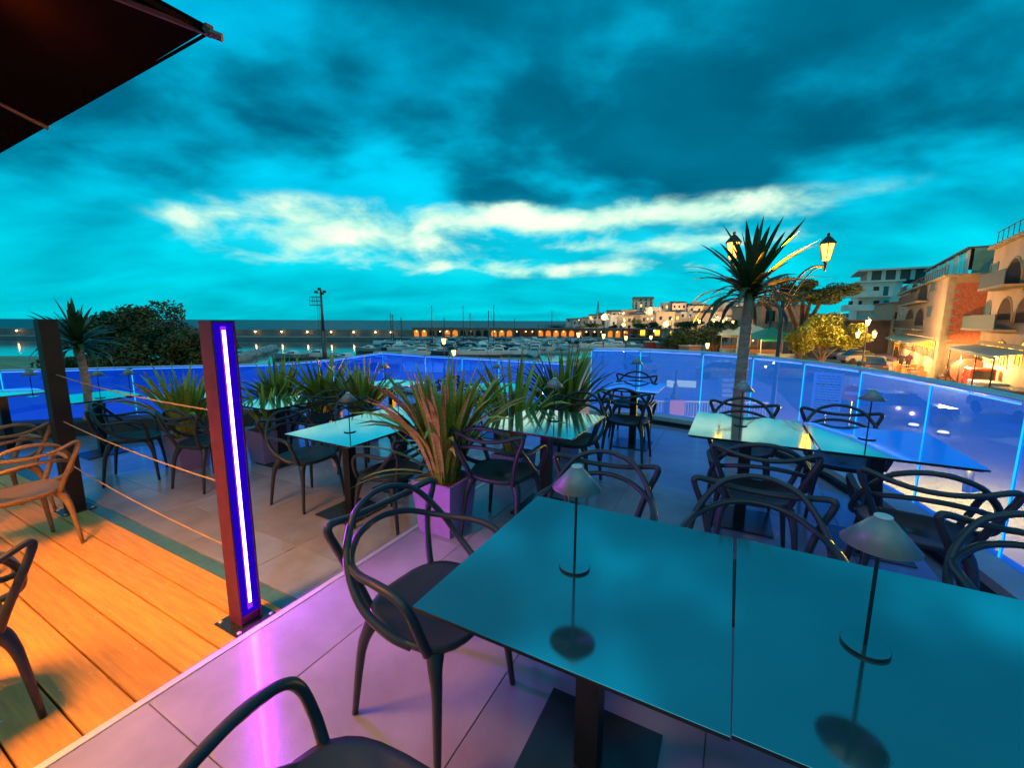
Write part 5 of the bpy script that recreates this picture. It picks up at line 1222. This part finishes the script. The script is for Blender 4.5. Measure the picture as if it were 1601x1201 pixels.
# three-wheeled delivery cart / red scooter rider
# --- people
def person(loc, rot, label, top, leg, pose, skin=(.35, .2, .14), hair=(.03, .02, .02), sc=1.0, dress=False):
    J, E_ = {}, []
    base = {'hip': (0, 0, .93), 'chest': (0, .01, 1.25), 'neck': (0, 0, 1.46), 'head': (0, .02, 1.56), 'crown': (0, .01, 1.70), 'ls': (-.18, 0, 1.40), 'rs': (.18, 0, 1.40),
            'le': (-.24, -.04, 1.12), 're': (.24, -.04, 1.12), 'lh': (-.24, .06, .88), 'rh': (.24, .06, .88), 'lf': (-.24, .09, .79), 'rf': (.24, .09, .79), 'lp': (-.09, 0, .88), 'rp': (.09, 0, .88),
            'lk': (-.10, .03, .49), 'rk': (.10, .03, .49), 'la': (-.10, -.03, .08), 'ra': (.10, -.03, .08), 'lt': (-.11, .13, .03), 'rt': (.11, .13, .03)}
    base.update(pose); names = list(base)
    rad = {'hip': .15, 'chest': .16, 'neck': .06, 'head': .095, 'crown': .075, 'ls': .075, 'rs': .075, 'le': .05, 're': .05, 'lh': .035, 'rh': .035, 'lf': .03, 'rf': .03, 'lp': .10, 'rp': .10, 'lk': .07, 'rk': .07, 'la': .045, 'ra': .045, 'lt': .035, 'rt': .035}
    ed = [('hip', 'chest'), ('chest', 'neck'), ('neck', 'head'), ('head', 'crown'), ('chest', 'ls'), ('chest', 'rs'), ('ls', 'le'), ('rs', 're'), ('le', 'lh'), ('re', 'rh'), ('lh', 'lf'), ('rh', 'rf'), ('hip', 'lp'), ('hip', 'rp'), ('lp', 'lk'), ('rp', 'rk'), ('lk', 'la'), ('rk', 'ra'), ('la', 'lt'), ('ra', 'rt')]
    me = bpy.data.meshes.new('person'); me.from_pydata([base[n] for n in names], [(names.index(a), names.index(c)) for a, c in ed], [])
    o = bpy.data.objects.new('person', me); C.objects.link(o); m = o.modifiers.new('skin', 'SKIN'); o.modifiers.new('sub', 'SUBSURF').levels = 1; o.modifiers['sub'].render_levels = 1
    for i, n in enumerate(names): me.skin_vertices[0].data[i].radius = (rad[n] * (1.25 if n in ('hip', 'chest') else 1), rad[n] * (.85 if n in ('hip', 'chest') else 1))
    me.skin_vertices[0].data[names.index('hip')].use_root = True
    dg = bpy.context.evaluated_depsgraph_get(); bm2 = bpy.data.meshes.new_from_object(o.evaluated_get(dg)); bpy.data.objects.remove(o)
    mats_ = [mat('cloth_top', top, .9, var=.15), mat('cloth_legs', leg, .9, var=.15), mat('skin', skin, .6, var=.05), mat('hair', hair, .7, var=.1)]
    bm2.materials.clear()
    for q in mats_: bm2.materials.append(q)
    hz = base['head'][2]
    for p in bm2.polygons:
        c = p.center; p.use_smooth = True
        if c.z > hz - .06: p.material_index = 3 if (c.z > hz + .08 or c.y < base['head'][1] - .02) else 2
        elif min((c - Vector(base['lf'])).length, (c - Vector(base['rf'])).length) < .07: p.material_index = 2
        elif c.z < base['hip'][2] - .05 and abs(c.x) < .3 and not min((c - Vector(base['lh'])).length, (c - Vector(base['rh'])).length) < .1: p.material_index = 1
        else: p.material_index = 0
    o = link('person', bm2, None, loc=loc, rotz=rot); o.scale = (sc,) * 3; tag(o, label, 'person'); return o
stride = {'lk': (-.10, .18, .50), 'la': (-.10, .26, .10), 'lt': (-.10, .41, .07), 'rk': (.10, -.02, .49), 'ra': (.10, -.24, .12), 'rt': (.10, -.12, .04), 'le': (-.25, -.12, 1.14), 'lh': (-.24, -.14, .90), 'lf': (-.24, -.13, .82), 're': (.25, .05, 1.14), 'rh': (.24, .18, .95), 'rf': (.24, .22, .87)}
arms = {'lh': (-.05, .18, 1.10), 'lf': (.02, .20, 1.12), 'le': (-.25, .0, 1.14)}
g1 = ground(1407, 579, STREET); g2 = ground(1418, 580, STREET)
person(g1, RS + R(60), 'person in a dark coat walking in the street, left one of the close pair', (.02, .02, .03), (.02, .02, .03), stride, sc=1.02)
person(g2, RS + R(75), 'person in a long dark red coat, right one of the close walking pair', (.05, .015, .03), (.03, .015, .02), dict(stride, **arms), sc=1.05)
for i, (px, py, c, lab) in enumerate(((1219, 558, (.12, .02, .03), 'person in dark red, leftmost of the walking group near the hedge'), (1229, 560, (.02, .03, .06), 'person in navy at the middle of the walking group near the hedge'), (1236, 560, (.025, .02, .03), 'person in black at the right of the walking group near the hedge'))):
    p = ground(px, py, STREET); person(p, R(200 + 20 * i), lab, c, (.02, .02, .03), stride if i != 1 else arms)
sit = {'hip': (0, 0, .55), 'chest': (0, .04, .88), 'neck': (0, .06, 1.08), 'head': (0, .09, 1.18), 'crown': (0, .08, 1.32), 'ls': (-.18, .05, 1.02), 'rs': (.18, .05, 1.02), 'le': (-.22, .08, .75), 're': (.22, .08, .75), 'lh': (-.12, .30, .68), 'rh': (.12, .30, .68), 'lf': (-.10, .37, .68), 'rf': (.10, .37, .68),
       'lp': (-.09, .03, .50), 'rp': (.09, .03, .50), 'lk': (-.11, .42, .52), 'rk': (.11, .42, .52), 'la': (-.11, .42, .09), 'ra': (.11, .42, .09), 'lt': (-.11, .57, .04), 'rt': (.11, .57, .04)}
p = FB.o + FB.d * -2.4 + FB.n * -.3; person(p, RS + R(20), 'person in brown sitting at the pavement tables before the lit arches', (.16, .10, .07), (.05, .04, .03), sit)
ch = MB(); ch.box(-.22, .22, -.22, .2, .40, .45, bev=.01); ch.box(-.22, .22, -.24, -.20, .45, .9, bev=.01)
for sx in (-.19, .19):
    for sy in (-.19, .17): ch.box(sx - .02, sx + .02, sy - .02, sy + .02, 0, .4)
tc_ = MB(); tc_.lathe([(.02, .70), (.38, .70), (.38, .73), (.01, .735)], 14); tc_.lathe([(.03, .03), (.03, .70)], 8); tc_.lathe([(.22, 0), (.22, .03), (.02, .035)], 12)
m_wick = mat('orange_wicker', (.40, .17, .05), .8, var=.25, scale=20); mch = ch.mesh('cafe_chair', m_wick); mtb = tc_.mesh('round_table', m_wick)
tag(link('cafe_chair', mch, None, loc=p + Vector((0, 0, .0)), rotz=RS + R(20)), 'orange pavement chair under the sitting person', 'chair', 'orange chairs on the pavement')
n_ = 0
for i in range(6):
    for j in range(2):
        q = FB.o + FB.d * (5 - i * 1.6 + .4 * j) + FB.n * (.8 + 1.1 * j + .2 * (i % 2)); tag(link('cafe_chair', mch, None, loc=q, rotz=random.uniform(0, 6)), 'orange pavement chair, %s from the left in the %s row by the veranda' % (ordn[i], ('front', 'back')[j]), 'chair', 'orange chairs on the pavement')
    if i % 2 == 0:
        q = FB.o + FB.d * (4.4 - i * 1.6) + FB.n * 1.4; tag(link('round_table', mtb, None, loc=q), 'round pavement table, %s from the left before the veranda' % ordn[i // 2], 'table', 'round tables on the pavement')
# round red brown barrel sign, scooter and cart at right
q = FB.o + FB.d * -3.6 + FB.n * -1.2; t = thing('round_oven', 'large round red brown arch stand with a glowing lamp in the middle', 'stand', q, RS + R(90)); b = MB(); b.lathe([(.35, -.3), (1.0, -.3), (1.05, 0), (1.0, .3), (.35, .3)], 24, M=Matrix.Translation((0, 0, 1.1)) @ Matrix.Rotation(R(90), 4, 'X')); b.build('ring', mat('red_brown_ring', (.09, .02, .012), .6, var=.2), t); b = MB(); b.lathe([(.01, -.25), (.24, 0), (.01, .25)], 12, c=(0, 0, 1.1)); b.build('lamp', m_bulb, t)
b = MB(); b.box(-.5, .5, -.35, .35, 0, .12); b.build('foot', m_metal, t)
q = FB.o + FB.d * -6.0 + FB.n * -.7; t = thing('motor_scooter', 'red motor scooter passing in the street above the handrail', 'scooter', q, RS)
b = MB(); b.tube(spline([(-.75, 0, .55), (-.45, 0, .62), (-.1, 0, .38), (.25, 0, .36), (.45, 0, .8), (.5, 0, 1.0)], 4), [.16] * 8 + [.12] * 8 + [.1] * 5, 8); b.build('body', m_red, t, smooth=True)
for x in (-.55, .6): b = MB(); b.lathe([(.08, -.05), (.25, -.05), (.26, 0), (.25, .05), (.08, .05)], 16, M=Matrix.Translation((x, 0, .26)) @ Matrix.Rotation(R(90), 4, 'X')); b.build('wheel', m_tyre, t)
b = MB(); b.tube([(.45, -.3, 1.02), (.52, 0, 1.0), (.45, .3, 1.02)], .02, 6); b.build('handlebar', m_iron, t)
b = MB(); b.box(-.7, -.1, -.14, .14, .70, .80, bev=.03); b.build('seat', m_tyre, t)
person(q + Vector((0, 0, .28)) - dirS * .35, RS - R(90), 'person in a pink red jacket riding the red scooter', (.45, .06, .06), (.04, .04, .05), sit, sc=1.0)
q = FB.o + FB.d * -8.2 + FB.n * -1.0; t = thing('delivery_cart', 'three wheeled delivery cart with a red cab and a white bed', 'cart', q, RS + R(5))
b = MB(); b.box(-.3, .9, -.6, .6, .4, 1.7, bev=.06); b.build('cab', m_red, t); b = MB(); b.box(-.301, -.31, -.5, .5, 1.0, 1.55); b.build('window', m_glassdark, t); b = MB(); b.box(-2.1, -.35, -.7, .7, .45, .95, bev=.03); b.build('bed', m_offwhite, t)
for x, y in ((-1.6, -.6), (-1.6, .6), (.6, 0)): b = MB(); b.lathe([(.1, -.07), (.27, -.07), (.28, 0), (.27, .07), (.1, .07)], 16, M=Matrix.Translation((x, y, .28)) @ Matrix.Rotation(R(90), 4, 'X')); b.build('wheel', m_tyre, t)
# pavement kerb along the buildings
ka = ground(1345, 548, STREET); kb = ground(1560, 618, STREET); d = kb - ka; n_out2 = Vector((-d.y, d.x, 0)).normalized()
mb = MB(); pv = [(ka.x, ka.y), (kb.x, kb.y), (kb.x + 14, kb.y + 6), (ka.x + 24, ka.y + 10)]; mb.prism(ccw(pv), STREET - .1, STREET + .12); pvo = mb.build('pavement', m_pave); pvo['kind'] = 'structure'
gr_ = flat_poly('grass_verge', ccw([tuple(ground(*q, STREET)[:2]) for q in ((1180, 556), (1245, 556), (1240, 575), (1190, 575))]), STREET + .03, m_grass)
# --- things seen through the glass
q = ground(1053, 655, STREET); fn = thing('railing_fence', 'white barred fence below the terrace seen through the clear bottom of the glass', 'fence', q + Vector((-3.2, .2, 0)), R(-4))
b = MB(); b.box(0, 7.6, -.03, .03, .85, .92); b.box(0, 7.6, -.03, .03, .1, .15)
b.build('rail', m_offwhite, fn); b = MB(); b.box(-.012, .012, -.012, .012, .1, .85); pk = b.mesh('picket', m_offwhite)
for i in range(58): link('picket', pk, fn, loc=(.1 + i * .13, 0, 0)) if abs(.1 + i * .13 - 3.2) > .45 else None
t = thing('lamp_pedestal', 'pinkish square pedestal carrying a small cast iron lamp foot below the terrace', 'pedestal', q); b = MB(); b.box(-.36, .36, -.36, .36, 0, 1.0, bev=.03); b.build('pedestal_block', mat('pink_stone', (.45, .18, .17), .8, var=.15), t)
b = MB(); b.lathe([(.24, 1.0), (.22, 1.1), (.12, 1.3), (.10, 1.7), (.05, 1.8), (.045, 2.4)], 10); b.build('lamp_foot', m_iron, t, smooth=True)
for i, (x0, x1) in enumerate(((1045, 1052), (1056, 1088))):
    a = ground(x0, 604, STREET); c = ground(x1, 606, STREET); b = MB(); b.box(0, (c - a).length, -.15, .15, 0, .45, bev=.02); tag(b.build('road_block', emissive('yellow_kerb_glow', (1, .72, .18), 1.2), None, loc=a, rotz=math.atan2(c.y - a.y, c.x - a.x)), ('short', 'long')[i] + ' yellow kerb block, self-lit to look lamp lit, behind the small far table', 'road block')  # emission stands in for lamp light on the yellow-painted blocks
a = at_depth(1293, 613, 9.6); t = thing('notice_board', 'white notice board with grey lines of small print behind the blue glass', 'notice board', (a.x, a.y, STREET), R(-30))
zc_ = a.z - STREET; b = MB(); b.box(-.28, .28, -.012, .012, zc_ - .45, zc_ + .45, bev=.004); bo = b.build('board', m_white, t)
b = MB(); b.tube([(0, .03, 0), (0, .03, zc_ + .4)], .03, 8); b.build('post', m_iron, t)
r7 = random.Random(5)
for i in range(13):
    b = MB(); x = -.22; z = zc_ + .38 - i * .062
    while x < .2:
        w = r7.uniform(.02, .09); b.box(x, min(x + w, .23), -.0145, -.0122, z - (.018 if i not in (3, 9) else .03), z); x += w + .018
    b.build('print_line', m_iron, bo)
a = at_depth(1332, 615, 10.4); t = thing('road_sign', 'round red no entry sign with a white bar behind the blue glass', 'road sign', (a.x, a.y, STREET), R(-32)); zc_ = a.z - STREET
b = MB(); b.lathe([(.01, -.01), (.20, -.01), (.20, .01), (.01, .01)], 32, M=Matrix.Translation((0, 0, zc_)) @ Matrix.Rotation(R(90), 4, 'X')); b.build('disc', m_red if False else mat('sign_red', (.55, .02, .02), .4, var=0), t)
b = MB(); b.box(-.15, .15, -.014, -.0105, zc_ - .035, zc_ + .035); b.build('bar', m_white, t)
b = MB(); b.box(-.10, .10, -.01, .01, zc_ + .22, zc_ + .40); b.build('plate', m_white, t)
b = MB(); b.tube([(0, .03, 0), (0, .03, zc_ + .4)], .028, 8); b.build('post', m_mast, t)
for i in range(4):
    a = ground(1125 + 0 * i, 604 + i * 5, STREET); c = ground(1162, 604 + i * 5, STREET)
    b = MB(); b.box(0, (c - a).length, -.3, .3, 0, .15 + .15 * (3 - i), bev=.01)
    if i == 0: st = thing('outdoor_steps', 'pale steps seen through the glass left of the palm trunk', 'steps', a)
    b.build('step', m_conc, st, loc=a - st.location)
# glow on the pavement below the right hand glass: street lamp just outside the terrace
lpz = ground(1500, 755, STREET)
t = thing('bollard_light', 'low lit bollard lighting the pavement orange below the right glass', 'bollard light', (12.9, 11.3, STREET)); b = MB(); b.lathe([(.10, 0), (.10, .7), (.02, .72)], 12); b.build('post', m_iron, t, smooth=True); b = MB(); b.lathe([(.09, .73), (.13, .80), (.09, .9), (.01, .92)], 12); b.build('lamp', m_bulb, t)
l = bpy.data.lights.new('bollard_lamp', 'POINT'); l.energy = 11000; l.color = (1, .37, .0); l.shadow_soft_size = .1; o = bpy.data.objects.new('bollard_lamp', l); C.objects.link(o); o.location = (12.0, 10.9, STREET + 2.2)
for i, (px, py) in enumerate(((1428, 668), (1474, 680), (1274, 676))):  # glowing discs added to imitate lamp reflections in the glass
    q = ground(px, py, STREET); t = thing('reflection_glow', 'added glow imitating a lamp reflection in the blue glass, %s from the left' % ('second', 'third', 'first')[i], 'lamp reflection', q); b = MB(); b.lathe([(.24, 0), (.24, .05), (.20, .10)], 16); b.build('glow_base', m_iron, t); b = MB(); b.lathe([(.19, .10), (.16, .16), (.01, .19)], 16); b.build('lens', m_bulb, t)
    l = bpy.data.lights.new('reflection_lamp', 'POINT'); l.energy = 60; l.color = (1, .5, .2); l.shadow_soft_size = .1; o = bpy.data.objects.new('reflection_lamp', l); C.objects.link(o); o.location = q + Vector((0, 0, .6))
